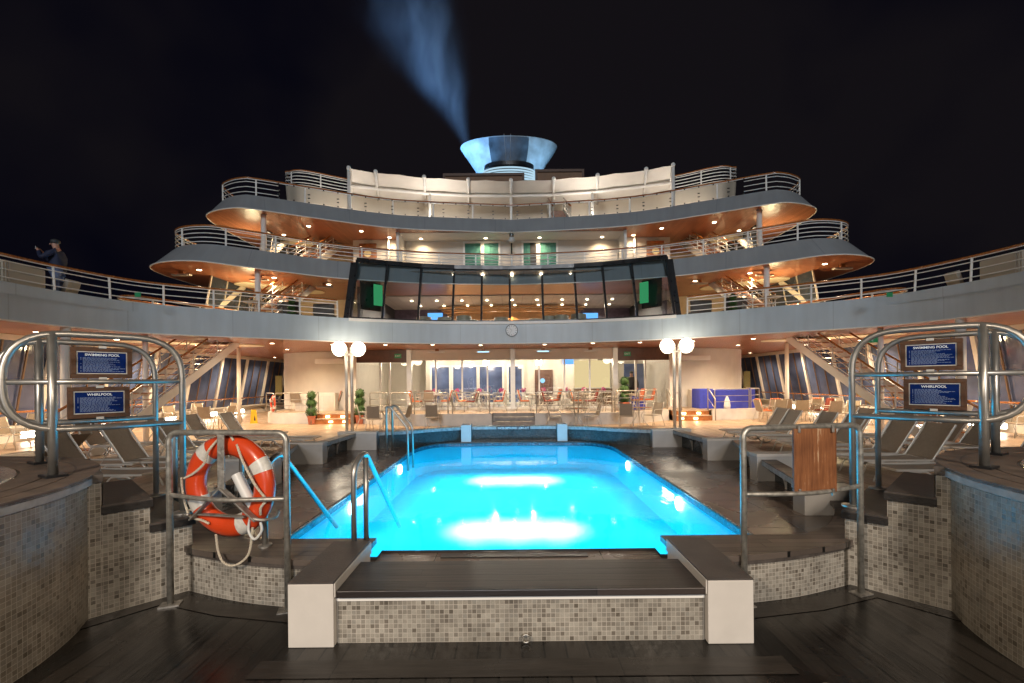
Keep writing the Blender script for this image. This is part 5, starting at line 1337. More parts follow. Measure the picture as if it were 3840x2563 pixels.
for P, h, nm in ((gl_lo, .10, 'bottom_rail'), (gl_hi, .16, 'top_rail')):
    q = MB()
    for i in range(N10):
        a, b = P[idx[i]], P[idx[i+1]]; q.bar(a + Vector((0, .02, 0)), b + Vector((0, .02, 0)), .1, h)
    q.build(nm, M_BLACK, lg)
ro = [(p.x, p.y-.03) for p in gl_hi]; rb = [(6.2, 20.2), (-6.2, 20.2)]
MB().prism(ro + rb, 6.44, 6.53).build("roof", M_BLACK, lg)
for s in (-1, 1):
    e = gl_lo[-1 if s > 0 else 0]; h = gl_hi[-1 if s > 0 else 0]
    MB().add([e, e + Vector((s*.30, 2.2, 0)), h + Vector((s*.1, 1.7, 0)), h], [(0, 1, 2, 3)]).build("end_pane", M_GLASS_LOUNGE, lg)
    MB().bar(e + Vector((s*.22, .25, 0)), h + Vector((s*.16, .15, -.1)), .2, .2).build("end_post", M_BLACK, lg)
MB().wall([Vector((p.x, p.y-.16)) for p in gl_lo], SA1-.10, SA1+.005, .2).build("outer_ledge", M_WHITE, lg)
# inside of the lounge
li = thing("lounge_interior", "copper lit lounge interior with boarded ceiling behind the leaning glass", "room", (0, 22, 3.8))
MB().box(-6.6, 6.6, 18.9, 25.6, 3.81, 3.83).build("floor", M_GREYSOFA, li)
q = MB(); q.add([(-6.5, 18.9, 6.2), (6.5, 18.9, 6.2), (6.5, 21.6, 5.95), (-6.5, 21.6, 5.95)], [(0, 1, 2, 3)]); q.add([(-6.5, 21.6, 5.66), (6.5, 21.6, 5.66), (6.5, 25.6, 5.6), (-6.5, 25.6, 5.6)], [(0, 1, 2, 3)]); q.build("boarded_ceiling", M_LOUNGECEIL, li)
MB().box(-6.5, 6.5, 21.55, 21.6, 5.66, 5.96).build("ceiling_drop", M_BEIGE, li)
MB().box(-3.6, 3.6, 25.3, 25.4, 3.8, 5.6).build("copper_wall", M_COPPER, li)
for k in range(3): MB().wall(catmull([(-3.7-.1*k, 24.6-.2*k), (-2.4, 24.2-.2*k), (2.4, 24.2-.2*k), (3.7+.1*k, 24.6-.2*k)], 5), 5.30+.09*k, 5.36+.09*k, .2).build("cornice_band", M_COPPER, li)
for s in (-1, 1):
    MB().box(min(s*3.6, s*6.5), max(s*3.6, s*6.5), 25.2, 25.3, 3.8, 5.6).build("dark_wall", pmat("plum_wall", (.10, .07, .10), .4, var=.3) if s < 0 else MATS["plum_wall"], li)
    MB().box(min(s*6.5, s*6.6), max(s*6.5, s*6.6), 19.4, 25.3, 3.8, 6.2).build("end_wall", M_DARK, li)
for s, sd in ((-1, "port"), (1, "starboard")):
    tv = thing("television", "wall television with bright green picture at the %s end of the glass lounge" % sd, "television", (s*5.35, 18.9, 5.2), "televisions in the glass lounge")
    c = at_d(1418 if s < 0 else 2415, 1108 if s < 0 else 1098, 18.35)
    MB().obox(c, (.38, .05, .84), -s*.85).build("screen", E_TVGREEN, tv)
    MB().obox(c + Vector((s*.35, .12, -.02)), (.9, .06, 1.15), -s*.85).build("housing", M_BLACK, tv)
    c2 = at_d(1632 if s < 0 else 2214, 1188, 22)
    o = MB().obox(c2, (.72, .05, .34), 0).build("blue_monitor", E_TVBLUE); tag(o, "glowing blue monitor low inside the %s half of the glass lounge" % sd, "monitor", "blue monitors in the lounge")
    c3 = at_d(1440 if s < 0 else 2395, 1165, 20)
sofa = thing("tub_chair", "", "tub chair", (0, 0, 0))
MB().lathe([(.40, 0), (.44, .5), (.42, .86), (.33, .88), (.31, .45), (.001, .42)], (0, 0, 0), 20, a0=0, a1=2*pi).build("shell", M_SEATBEIGE, sofa, smooth=True, auto=40)
MB().lathe([(.30, .4), (.31, .5), (.001, .53)], (0, 0, 0), 16).build("seat_cushion", M_GREYSOFA, sofa, smooth=True)
SF = Proto(sofa)
for px, d, nm in ((1590, 20.4, "second pane from the port end"), (1668, 20.6, "third pane from the port end"), (1740, 20.2, "fourth pane from the port end"), (1770, 21.6, "fourth pane, farther back"), (1880, 20.8, "fifth pane beside the clock line"), (2060, 20.6, "seventh pane from the port end"), (2105, 20.3, "seventh pane, nearer the glass"), (2170, 20.0, "eighth pane from the port end"), (2010, 21.4, "sixth pane, farther back")):
    v = at_d(px, 1205, d); SF.put((v.x, d, 3.83), px*.01, "beige tub chair inside the glass lounge behind the %s" % nm, "tub chairs in the glass lounge", .78)
k = 0
for row, (y, z, n_) in enumerate(((19.3, 6.12, 9), (20.6, 6.0, 10), (22.6, 5.62, 9), (24.0, 5.6, 9))):
    for i in range(n_):
        x = -5.6 + 11.2*(i+.5)/n_ + (.15 if row % 2 else 0)
        o = MB().lathe([(.001, -.004), (.06, -.004), (.065, .01)], (x, y, z), 10).build("lounge_spotlight", E_DOWN, loc=(x, y, z))
        tag(o, "ceiling spotlight inside the glass lounge, %s row from the glass, %s from the port end" % (("first", "second", "third", "fourth")[row], ("first", "second", "third", "fourth", "fifth", "sixth", "seventh", "eighth", "ninth", "tenth")[i]), "spotlight", "ceiling spotlights in the glass lounge")
for x in (-5, -3, -1, 1, 3, 5):
    lamp('SPOT', (x, 23.2, 5.5), 1000, (1, .82, .66), target=(x, 23.2, 0), size=0.0, spot=165, blend=.5, name="lounge_light")
    lamp('SPOT', (x, 20.2, 5.9), 400, (1, .75, .55) if abs(x) < 4 else (.5, .65, 1), target=(x, 20.2, 0), size=0.0, spot=165, blend=.5, name="lounge_light")
for x in (-2.8, 0, 2.8): lamp('SPOT', (x, 24.9, 5.5), 150, (1, .6, .25), target=(x, 25.3, 4), size=.05, spot=80, name="lounge_light")

# ---------------------------------------------------------------- middle deck: walls, curtained windows, doors
mw = thing("cabin_wall", "cream recessed cabin wall with green curtained windows on the middle deck", "wall", (0, 21.5, ZB1-.2))
YW = 21.5
MB().box(-5.0, 5.0, YW, YW+.15, ZB1-.25, ZC0).build("wall_panel", M_WALL, mw)
MB().box(-5.0, 5.0, YW-1.2, YW, ZC0-.012, ZC0-.002).build("porch_ceiling", M_WHITE, mw)
for xa, xb, nm in ((-2.20, -1.46, 0), (-1.30, -.62, 0), (.56, 1.16, 1), (1.34, 2.10, 0)):
    f = MB(); z0, z1 = ZB1-.2, 8.12
    for a, b, c, d in ((xa-.09, xa, z0, z1), (xb, xb+.09, z0, z1), (xa-.09, xb+.09, z1, z1+.1)): f.box(a, b, YW-.05, YW, c, d)
    fr = f.build("window_frame", M_WHITE, mw)
    n_ = 40; pts = [(xa+(xb-xa)*k/n_, YW-.012-.012*sin(k*1.9)) for k in range(n_+1)]
    if nm: MB().box(xa, xb, YW-.01, YW-.006, z0, z1).build("dark_pane", M_DARK, fr)
    sel = pts if not nm else pts[:22]
    MB().strip([(p[0], p[1]-.012, z0) for p in sel], [(p[0], p[1]-.012, z1) for p in sel]).build("curtain", M_CURTAIN, fr)
for s, sd in ((-1, "port"), (1, "starboard")):
    w2 = thing("cabin_wall", "white side wall with varnished door on the %s middle deck" % sd, "wall", (s*6.2, 21.4, ZB1-.2), "side walls of the middle deck")
    x0, x1 = sorted((s*5.0, s*7.4))
    MB().box(x0, x1, 21.25, 21.4, ZB1-.25, ZC0).build("wall_panel", M_WALL, w2)
    MB().box(min(s*5.0, s*5.12), max(s*5.0, s*5.12), 20.2, 21.6, ZB1-.25, ZC0).build("partition", M_WHITE, w2)
    x0, x1 = sorted((s*6.3, s*7.1))
    d = MB().box(x0, x1, 21.19, 21.245, ZB1-.25, 8.08).build("door", M_DOOR, w2)
    o = MB().lathe([(.17, 0), (.17, .02)], (0, 0, 0), 20).build("porthole", pmat("porthole_cream", (.75, .6, .32), .3) if s < 0 else MATS["porthole_cream"]); place(o, d, (s*6.7, 21.185, 7.60), (pi/2, 0, 0))
    MB().box(s*6.7-.14, s*6.7+.14, 21.1, 21.18, 8.12, 8.18).build("door_closer", M_ALU, w2)
    MB().cyl((s*5.7, 21.1, ZB1-.2), .05, ZC0-ZB1+.2, 10).build("pipe", M_WHITE, w2, smooth=True)
    MB().box(min(s*7.4, s*11.5), max(s*7.4, s*11.5), 24.0, 24.1, ZB1-.3, ZC0).build("rear_wall", M_CREAM, w2)
    w3 = MB().box(min(s*6.75, s*11.6), max(s*6.75, s*11.6), 22.4, 22.5, 3.6, ZB0).build("cabin_wall", M_CREAM); tag(w3, "cream back wall behind the %s balcony stairs" % sd, "wall", "cream back walls of the lower balcony")
    # stairs between the upper decks
    stair("white staircase climbing from the pool balcony on the %s side" % sd, s*8.5, s*9.3, 16.1, 3.8, 20.0, ZB0+.3, 12, .8)
    stair("white staircase climbing from the middle wing on the %s side" % sd, s*8.2, s*9.1, 18.4, ZB1-.2, 22.6, ZC0+.3, 12, .8)
    # stadium shaped cream panels for the lit stair openings, each with an added lamp
    for z, pa_, pb_, w, nm in ((ZC-.03, (13.3, 16.2), (10.6, 18.3), .55, "main deck"), (ZB0-.03, (10.9, 18.8), (8.9, 20.3), .5, "pool balcony"), (ZC0-.03, (10.8, 20.9), (8.9, 22.4), .5, "middle wing")):
        A_, B_ = Vector(pa_), Vector(pb_); t0 = atan2((B_-A_).y, (B_-A_).x); xc = (A_.x+B_.x)/2; y0, y1 = A_.y, B_.y
        pts = [(s*(A_.x + w*cos(t0+a)), A_.y + w*sin(t0+a)) for a in [pi/2+pi*k/12 for k in range(13)]] + [(s*(B_.x + w*cos(t0+a)), B_.y + w*sin(t0+a)) for a in [-pi/2+pi*k/12 for k in range(13)]]
        o = MB().prism(pts, z, z+.03).build("stair_opening", M_CREAM, loc=(s*xc, (y0+y1)/2, z)); tag(o, "cream rounded stair opening in the %s ceiling, %s side" % (nm, sd), "stair opening", "cream stair openings")
        lamp('POINT', (s*xc, (y0+y1)/2, z-1.3), 90 if z < 3.2 else 24, (1, .78, .42), size=.1, name="stair_fill_light")
    # columns through the wings
    for x, y, z0, z1, nm in ((9.25, 16.55, 3.8, ZB0, "lower"), (9.8, 18.0, ZB1-.2, ZC0, "upper")):
        o = MB().cyl((s*x, y, z0), .10, z1-z0, 16).build("wing_column", M_WHITE, smooth=True, loc=(s*x, y, z0)); tag(o, "%s white column carrying the %s deck wing" % (nm, sd), "column", "columns of the deck wings")
    # leaning supports outboard, seen behind the rails
    for x, y, z0, z1, nm in ((11.9, 18.6, 3.8, ZB0, "lower"), (11.0, 20.6, ZB1-.2, ZC0, "upper")):
        o = MB().bar((s*x, y-1.6, z0), (s*(x-.5), y+.6, z1), .30, .2).build("leaning_strut", M_BEIGE, loc=(s*x, y, z0)); tag(o, "%s leaning beige strut under the %s wing" % (nm, sd), "strut", "leaning struts of the wings")
    ow = MB(); 
    wsn = thing("wind_screen", "glazed wind screen with beige frame at the %s wing" % sd, "wind screen", (s*11, 20, ZB1), "glazed wind screens of the wings")
    for z0, z1, x, ya, yb in ((3.8, ZB0, 11.7, 17.2, 22), (ZB1-.2, ZC0, 10.9, 19.4, 23)):
        for k in range(6):
            y = ya+(yb-ya)*k/5; MB().bar((s*x, y, z0), (s*(x-.35), y, z1), .05, .05).build("frame_bar", M_BEIGE, wsn)
        MB().add([(s*x, ya, z0), (s*x, yb, z0), (s*(x-.35), yb, z1), (s*(x-.35), ya, z1)], [(0, 1, 2, 3)]).build("glazing", M_GLASS_DARK, wsn)
    # wicker sofas and tables on the balcony
    for i in range(2):
        x = s*(7.2+1.1*i); o = thing("balcony_armchair", "dark wicker armchair behind the %s balcony rail, %s the lounge glass" % (sd, "beside" if i == 0 else "second from"), "armchair", (x, 17.6-.5*i, 3.8), "dark wicker chairs on the balconies")
        MB().box(x-.4, x+.4, 17.3-.5*i, 18.1-.5*i, 3.8, 4.2).build("seat", M_GREYSOFA, o, bevel=.04); MB().box(x-.4, x+.4, 17.3-.5*i, 17.45-.5*i, 4.2, 4.62).build("backrest", M_GREYSOFA, o, bevel=.04)
    x = s*9.0
    TB2.put((x, 15.9, 3.8), 0, "small table behind the %s balcony rail" % sd, "balcony tables", .9)
    TP.put((s*8.0, 16.5, 3.8), .3, "leafy topiary behind the %s balcony rail below the stairs" % sd, "topiaries in terracotta pots", .62)
    lk = thing("deck_locker", "beige ribbed deck locker behind the %s balcony rail at the picture edge" % sd, "locker", (s*12.6, 12.0, 3.8), "beige deck lockers")
    MB().box(min(s*12.2, s*13.4), max(s*12.2, s*13.4), 10.9, 11.9, 3.8, 4.62).build("body", M_BEIGE, lk, bevel=.03)
    q = MB()
    for k in range(16): q.box(s*12.6-.58+.075*k, s*12.6-.55+.075*k, 10.875, 10.905, 3.85, 4.57)
    q.build("ribs", M_BEIGE, lk)
    o = MB().bar((s*12.4, 12.6, 3.8), (s*12.15, 12.6, 4.5), .35, .12).build("davit_arm", M_BEIGE, loc=(s*12.3, 12.6, 3.8)); tag(o, "slanting beige davit arm behind the %s balcony rail" % sd, "davit", "slanting davit arms")
    es = MB().obox(at_d(517 if s < 0 else 3336, 1106, 13.0), (.17, .015, .13), 0).build("safety_sign", M_GREEN); tag(es, "small green safety sign on the %s balcony rail" % sd, "sign", "green safety signs")

# ---------------------------------------------------------------- awning
aw = thing("awning", "white stretched awning on ribs and poles above the glass railing", "awning", (0, 20.5, ZC1))
def aw_pt(u, v):         # u along the ship's width -1..1, v front 0 .. rear 1
    x = u*(7.3 + .75*v); y0 = 21.9 - 1.4*u*u; y = y0 + v*2.6
    z = 11.27 - .34*v
    return Vector((x, y, z))
nu, nv = 48, 8; vs = []
for j in range(nv+1):
    for i in range(nu+1):
        u = -1+2*i/nu; v = j/nv; p = aw_pt(u, v); ph = (u+1)/2*7.2 % 1
        p.z -= .05*4*ph*(1-ph)*(1-v)**2 + .04*4*ph*(1-ph)*4*v*(1-v); vs.append(p)
MB().add(vs, [(j*(nu+1)+i, j*(nu+1)+i+1, (j+1)*(nu+1)+i+1, (j+1)*(nu+1)+i) for j in range(nv) for i in range(nu)]).build("canopy", M_AWNING, aw, smooth=True)
for i, u in enumerate((-1, -.85, -.56, -.28, 0, .28, .56, .85, 1)):
    MB().tube([aw_pt(u, -.03) + Vector((0, 0, -.09)), aw_pt(u, 1) + Vector((0, 0, -.12))], .075 if i in (0, 8) else .06, 10).build("rib", M_WHITE, aw, smooth=True)
    MB().sphere(aw_pt(u, -.03) + Vector((0, 0, -.04)), .10, 12).build("rib_cap", M_WHITE, aw, smooth=True)
MB().tube([aw_pt(-1+2*k/24, .42) + Vector((0, 0, -.17)) for k in range(25)], .08, 10).build("cross_beam", M_WHITE, aw, smooth=True)
for u, v, r in ((-1, .02, .08), (1, .02, .08), (-.53, .42, .07), (0, .42, .07), (.53, .42, .07)):
    p = aw_pt(u, v); MB().cyl((p.x, p.y, ZC1-.2), r, p.z-ZC1+.15, 12).build("pole", M_WHITE, aw, smooth=True)
stair("white stair glimpsed behind the glass railing below the awning", 1.9, 2.7, 20.6, 8.7, 23.8, 10.4, 9, .8)
fix = thing("dome_camera", "dome camera hanging from the grey fascia above the clock line", "camera", (0, 20.5, ZC1))
MB().cyl((0, 20.55, ZC0-.12), .10, .22, 14).build("housing", M_BLACK, fix); MB().sphere((0, 20.4, ZC0-.32), .14, 14).build("dome", M_PLASTIC, fix, smooth=True); MB().tube([(0, 20.45, ZC0-.45), (0, 20.45, ZB1+.2)], .035, 8).build("pole", M_BLACK, fix)

# ---------------------------------------------------------------- funnel, screens and smoke
fn = thing("funnel", "flared pale blue ship funnel with dark front panel and lit louvres", "funnel", (0, 29, 13))
FC = (-.1, 29.0)
prof = [(1.92, 14.55), (2.15, 15.0), (2.5, 15.55), (2.85, 16.05), (3.08, 16.42), (3.06, 16.5), (2.9, 16.45), (2.3, 15.4)]
MB().lathe(prof, (FC[0], FC[1], 0), 64, 1, .46).build("bowl", M_FUNNEL, fn, smooth=True, auto=50)
a0, a1 = radians(238), radians(302)
q = MB(); vs = []; n_ = 16
for j, (r, z) in enumerate(prof[:5]):
    w = 1.12 - .28*j/4
    for k in range(n_+1):
        a = 1.5*pi + (a1-a0)*w*.86*(k/n_-.5); vs.append((FC[0]+(r+.03)*cos(a), FC[1]+(r*.46+.05)*sin(a), z))
q.add(vs, [(j*(n_+1)+k, j*(n_+1)+k+1, (j+1)*(n_+1)+k+1, (j+1)*(n_+1)+k) for j in range(4) for k in range(n_)]); q.build("front_panel", M_FUNNELDARK, fn, smooth=True)
MB().lathe([(1.55, 14.4), (1.55, 15.0)], (FC[0], 28.4, 0), 40, 1, .5).build("dark_drum", M_BLACK, fn, smooth=True, auto=40)
for k in range(7):
    q = MB().lathe([(1.95-.06*k, 13.25+.17*k), (1.98-.06*k, 13.25+.17*k+.045), (1.95-.06*k, 13.25+.17*k+.09)], (FC[0], 27.8, 0), 40, 1, .5)
    q.build("louvre", E_FUNNEL, fn, smooth=True)  # louvres emit, standing in for lamplight on their ridges
MB().lathe([(1.85, 12.6), (1.5, 14.5)], (FC[0], 27.8, 0), 40, 1, .5).build("drum", M_BLACK, fn, smooth=True)
for x in (-.28, .12): MB().tube([(FC[0]+x, 27.4, 16.5), (FC[0]+x*.4, 27.2, 13.9)], .012, 5).build("cable", M_ALU, fn)
for x0, x1, z1, nm in ((-3.75, .75, 13.1, "wide"), (1.35, 4.05, 13.28, "narrow")):
    sc = thing("brown_screen", "%s brown mesh screen standing in front of the funnel base" % nm, "screen", ((x0+x1)/2, 25.2, 12), "brown screens before the funnel")
    MB().box(x0+.12, x1-.12, 25.18, 25.24, 11.4, z1-.14).build("panel", M_BROWNSCREEN, sc)
    MB().box(x0, x1, 25.1, 25.3, z1-.14, z1).build("top_frame", M_FRAMEWOOD, sc)
    for x in (x0, x1-.12): MB().box(x, x+.12, 25.1, 25.3, 11.2, z1-.14).build("side_frame", M_FRAMEWOOD, sc)
for s in (-1, 1):
    lamp('SPOT', (s*2.6, 26.2, 13.4), 330, (.42, .72, 1), target=(s*1.9, 28.6, 15.9), size=.15, spot=70, blend=.8, name="funnel_light")
lamp('POINT', (0, 28.9, 15.2), 40, (.45, .72, 1), size=.2, name="funnel_light")

# smoke: a real plume of thin vapour lit by floodlights of the top deck
SP0 = Vector((-2.7, 29.0, 16.45)); SP1 = Vector((-6.9, 29.6, 27.5))
def smoke_mat():
    m, nt, out = new_mat("funnel_smoke"); L = nt.links.new
    v = N(nt, 'VolumeScatter', Color=(.6, .78, 1, 1), Anisotropy=.0)
    geo = N(nt, 'NewGeometry'); D = (SP1-SP0); ln = D.length; D = D.normalized()
    sb0 = N(nt, 'VectorMath', operation='SUBTRACT'); L(geo.outputs['Position'], sb0.inputs[0]); sb0.inputs[1].default_value = SP0
    wz = N(nt, 'TexNoise', Scale=.33, Detail=1.0); L(sb0.outputs[0], wz.inputs['Vector'])
    w1 = N(nt, 'VectorMath', operation='SUBTRACT'); L(wz.outputs['Color'], w1.inputs[0]); w1.inputs[1].default_value = (.5, .5, .5)
    d0 = N(nt, 'VectorMath', operation='DOT_PRODUCT'); L(sb0.outputs[0], d0.inputs[0]); d0.inputs[1].default_value = D
    wk = N(nt, 'Math', operation='MULTIPLY'); L(d0.outputs['Value'], wk.inputs[0]); wk.inputs[1].default_value = .22
    w2 = N(nt, 'VectorMath', operation='SCALE'); L(w1.outputs[0], w2.inputs[0]); L(wk.outputs[0], w2.inputs['Scale'])
    sb = N(nt, 'VectorMath', operation='ADD'); L(sb0.outputs[0], sb.inputs[0]); L(w2.outputs[0], sb.inputs[1])
    dt = N(nt, 'VectorMath', operation='DOT_PRODUCT'); L(sb.outputs[0], dt.inputs[0]); dt.inputs[1].default_value = D
    sc = N(nt, 'VectorMath', operation='SCALE'); sc.inputs[0].default_value = D; L(dt.outputs['Value'], sc.inputs['Scale'])
    rj = N(nt, 'VectorMath', operation='SUBTRACT'); L(sb.outputs[0], rj.inputs[0]); L(sc.outputs[0], rj.inputs[1])
    rl = N(nt, 'VectorMath', operation='LENGTH'); L(rj.outputs[0], rl.inputs[0])
    rad = N(nt, 'Math', operation='MULTIPLY_ADD'); L(dt.outputs['Value'], rad.inputs[0]); rad.inputs[1].default_value = .44; rad.inputs[2].default_value = .34
    q = N(nt, 'Math', operation='DIVIDE'); L(rl.outputs['Value'], q.inputs[0]); L(rad.outputs[0], q.inputs[1])
    mr = N(nt, 'MapRange', interpolation_type='SMOOTHSTEP'); mr.inputs['From Min'].default_value = 0.0; mr.inputs['From Max'].default_value = .95; mr.inputs['To Min'].default_value = 1; mr.inputs['To Max'].default_value = 0; L(q.outputs[0], mr.inputs['Value'])
    pw = N(nt, 'Math', operation='POWER'); L(mr.outputs[0], pw.inputs[0]); pw.inputs[1].default_value = 2.1
    nz = N(nt, 'TexNoise', Scale=.75, Detail=3.0); mp = N(nt, 'Mapping'); mp.inputs['Rotation'].default_value = (0, radians(18), 0); mp.inputs['Scale'].default_value = (1, 1, .22); L(sb.outputs[0], mp.inputs['Vector']); L(mp.outputs[0], nz.inputs['Vector'])
    m2 = N(nt, 'MapRange'); m2.inputs['From Min'].default_value = .36; m2.inputs['From Max'].default_value = .64; m2.inputs['To Min'].default_value = .12; L(nz.outputs['Fac'], m2.inputs['Value'])
    mu = N(nt, 'Math', operation='MULTIPLY'); L(pw.outputs[0], mu.inputs[0]); L(m2.outputs[0], mu.inputs[1])
    fd = N(nt, 'MapRange'); fd.inputs['From Min'].default_value = 0; fd.inputs['From Max'].default_value = ln*.9; fd.inputs['To Min'].default_value = .85; fd.inputs['To Max'].default_value = .09; L(dt.outputs['Value'], fd.inputs['Value'])
    m3 = N(nt, 'Math', operation='MULTIPLY'); L(mu.outputs[0], m3.inputs[0]); L(fd.outputs[0], m3.inputs[1])
    L(m3.outputs[0], v.inputs['Density']); L(v.outputs[0], out.inputs['Volume'])
    return m
q = MB(); n_ = 12; LN = (SP1-SP0).length
q.tube([SP0 + (SP1-SP0)*(k/n_) for k in range(n_+1)], [.5+.5*LN*k/n_ for k in range(n_+1)], 20)
structure(q.build("funnel_smoke", smoke_mat(), smooth=True), "stuff")
lamp('SPOT', (-11.0, 24.0, 12.6), 12500, (.25, .53, 1), target=(-4.6, 29.2, 21.5), size=.3, spot=95, blend=.9, name="smoke_light")

# ---------------------------------------------------------------- clock
ck = thing("wall_clock", "round white wall clock on the pale fascia below the glass lounge", "clock", (0, 18.7, 3.6))
cp_ = at_d(1919, 1240, 18.74); cp_.x = cp_.x
def disc(r0, r1, y, mat, name, parent, n=32):
    o = MB().lathe([(r0, 0), (r1, 0), (r1, .02), (r0, .02)] if r0 > 0 else [(.001, 0), (r1, 0), (r1, .02), (.001, .02)], (0, 0, 0), n, caps=False).build(name, mat); return place(o, parent, (cp_.x, y, cp_.z), (pi/2, 0, 0))
disc(0, .225, cp_.y, M_LETTER, "dial", ck); disc(.225, .255, cp_.y-.01, M_BLACK, "bezel", ck)
q = MB()
for k in range(12): a = 2*pi*k/12; q.obox((cp_.x+.18*sin(a), cp_.y-.025, cp_.z+.18*cos(a)), (.018, .004, .045), 0, 0, a)
q.build("hour_marks", M_BLACK, ck)
MB().bar((cp_.x, cp_.y-.03, cp_.z), (cp_.x-.06, cp_.y-.03, cp_.z-.10), .016, .006).build("hour_hand", M_BLACK, ck)
MB().bar((cp_.x, cp_.y-.033, cp_.z), (cp_.x-.115, cp_.y-.033, cp_.z+.11), .012, .006).build("minute_hand", M_BLACK, ck)

# ---------------------------------------------------------------- downlights
ORD = ("first", "second", "third", "fourth", "fifth", "sixth", "seventh", "eighth", "ninth", "tenth", "eleventh", "twelfth", "thirteenth", "fourteenth", "fifteenth")
def down(x, y, z, lab, power, r=.075, spot=150):
    t = thing("downlight", lab, "downlight", (x, y, z), "recessed ceiling downlights")
    MB().lathe([(r, 0), (r+.02, -.006), (r+.02, .004)], (x, y, z), 14).build("trim_ring", M_WHITE, t)
    MB().lathe([(.001, -.004), (r, -.004), (r, .002)], (x, y, z), 14).build("lens", E_DOWN, t)
    if power: lamp('SPOT', (x, y, z-.03), power, WARM, target=(x, y, z-3), size=.06, spot=spot, blend=.9, name="downlight_lamp")
for s, sd in ((-1, "port"), (1, "starboard")):
    for i, (x, y) in enumerate(((1.35, 19.2), (3.3, 18.75), (5.2, 18.6), (7.2, 18.2), (7.6, 19.8), (9.2, 17.4), (10.2, 20.6), (13.4, 15.4), (12.4, 17.9), (13.6, 13.0), (13.6, 10.9), (13.4, 20.8), (14.2, 18.6), (14.2, 23.6), (14.0, 26.8))):  # last of these added to brighten the side window panes
        down(s*x, y, ZC-.014, "recessed downlight in the main ceiling, %s out from the clock on the %s side" % (ORD[i], sd), 360 if i < 5 else 480)
    for i, (x, y) in enumerate(((11.2, 16.3), (9.2, 17.6), (7.6, 18.9), (10.4, 19.2))):
        down(s*x, y, ZB0-.006, "recessed downlight in the balcony ceiling, %s from the %s wing tip" % (ORD[i], sd), 190)
    for i, (x, y) in enumerate(((8.6, 19.3), (6.6, 20.0), (5.6, 20.9), (10.2, 20.4))):
        down(s*x, y, ZC0-.006, "recessed downlight in the middle wing ceiling, %s from the %s tip" % (ORD[i], sd), (190, 190, 70, 190)[i])
for x in (-4.2, -1.2, 1.3, 4.2): down(x, 21.1, ZC0-.016, "small downlight before the curtained windows, %s from port" % ORD[(-4.2, -1.2, 1.3, 4.2).index(x)], 110)
for s in (-1, 1):
    lamp('POINT', (s*3.6, 21.8, 9.3), 150, (1, .92, .82), size=.2, name="awning_light")
    lamp('POINT', (s*7.8, 21.2, 9.1), 100, (1, .92, .82), size=.2, name="awning_light")
    lamp('POINT', (s*10.2, 17.7, 4.8), 110, (1, .8, .42), size=.2, name="balcony_light")
    lamp('POINT', (s*11.2, 19.7, 7.2), 110, (1, .8, .45), size=.2, name="wing_fill_light")  # added to light the wing soffit, in place of bounce off the deck
# infrared heaters
def heater(c, lab, lit, rz=0):
    t = thing("ceiling_heater", lab, "heater", tuple(c), "long ceiling heaters")
    MB().obox(c, (.66, .16, .06), rz).build("reflector", M_ALU, t, bevel=.01)
    MB().obox(Vector(c) - Vector((0, .085, .02)), (.5, .02, .05), rz).build("tube", E_HEAT if lit else M_ALU, t)
    MB().obox(Vector(c) + Vector((0, 0, .08)), (.16, .1, .12), rz).build("bracket", M_DOOR, t)
for x, z, lit, nm in ((-3.35, 2.93, 0, "first from port before the glass front"), (-1.3, 2.93, 1, "second from port before the glass front"), (1.35, 2.93, 1, "third from port before the glass front"), (3.45, 2.93, 0, "fourth from port before the glass front"), (-7.6, 2.9, 0, "before the port curved wall"), (7.7, 2.9, 0, "before the starboard curved wall")):
    heater((x, 20.2, z), "long ceiling heater %s" % nm, lit)
for s, sd in ((-1, "port"), (1, "starboard")):
    for x, y, nm in ((11.9, 16.4, "outermost"), (9.6, 17.3, "middle"), (7.7, 18.7, "innermost")):
        heater((s*x, y, ZB0-.15), "%s ceiling heater under the %s middle wing" % (nm, sd), 0)
sg = thing("exit_sign", "green emergency exit sign hanging by the starboard staircase", "exit sign", (9.6, 13, 2.9), "green exit signs")
c = at_d(3268, 1276, 13.2); MB().obox(c, (.36, .02, .15), 0).build("panel", M_GREEN, sg); text("E", .12, c + Vector((.02, -.013, 0)), 0, M_LETTER, sg)

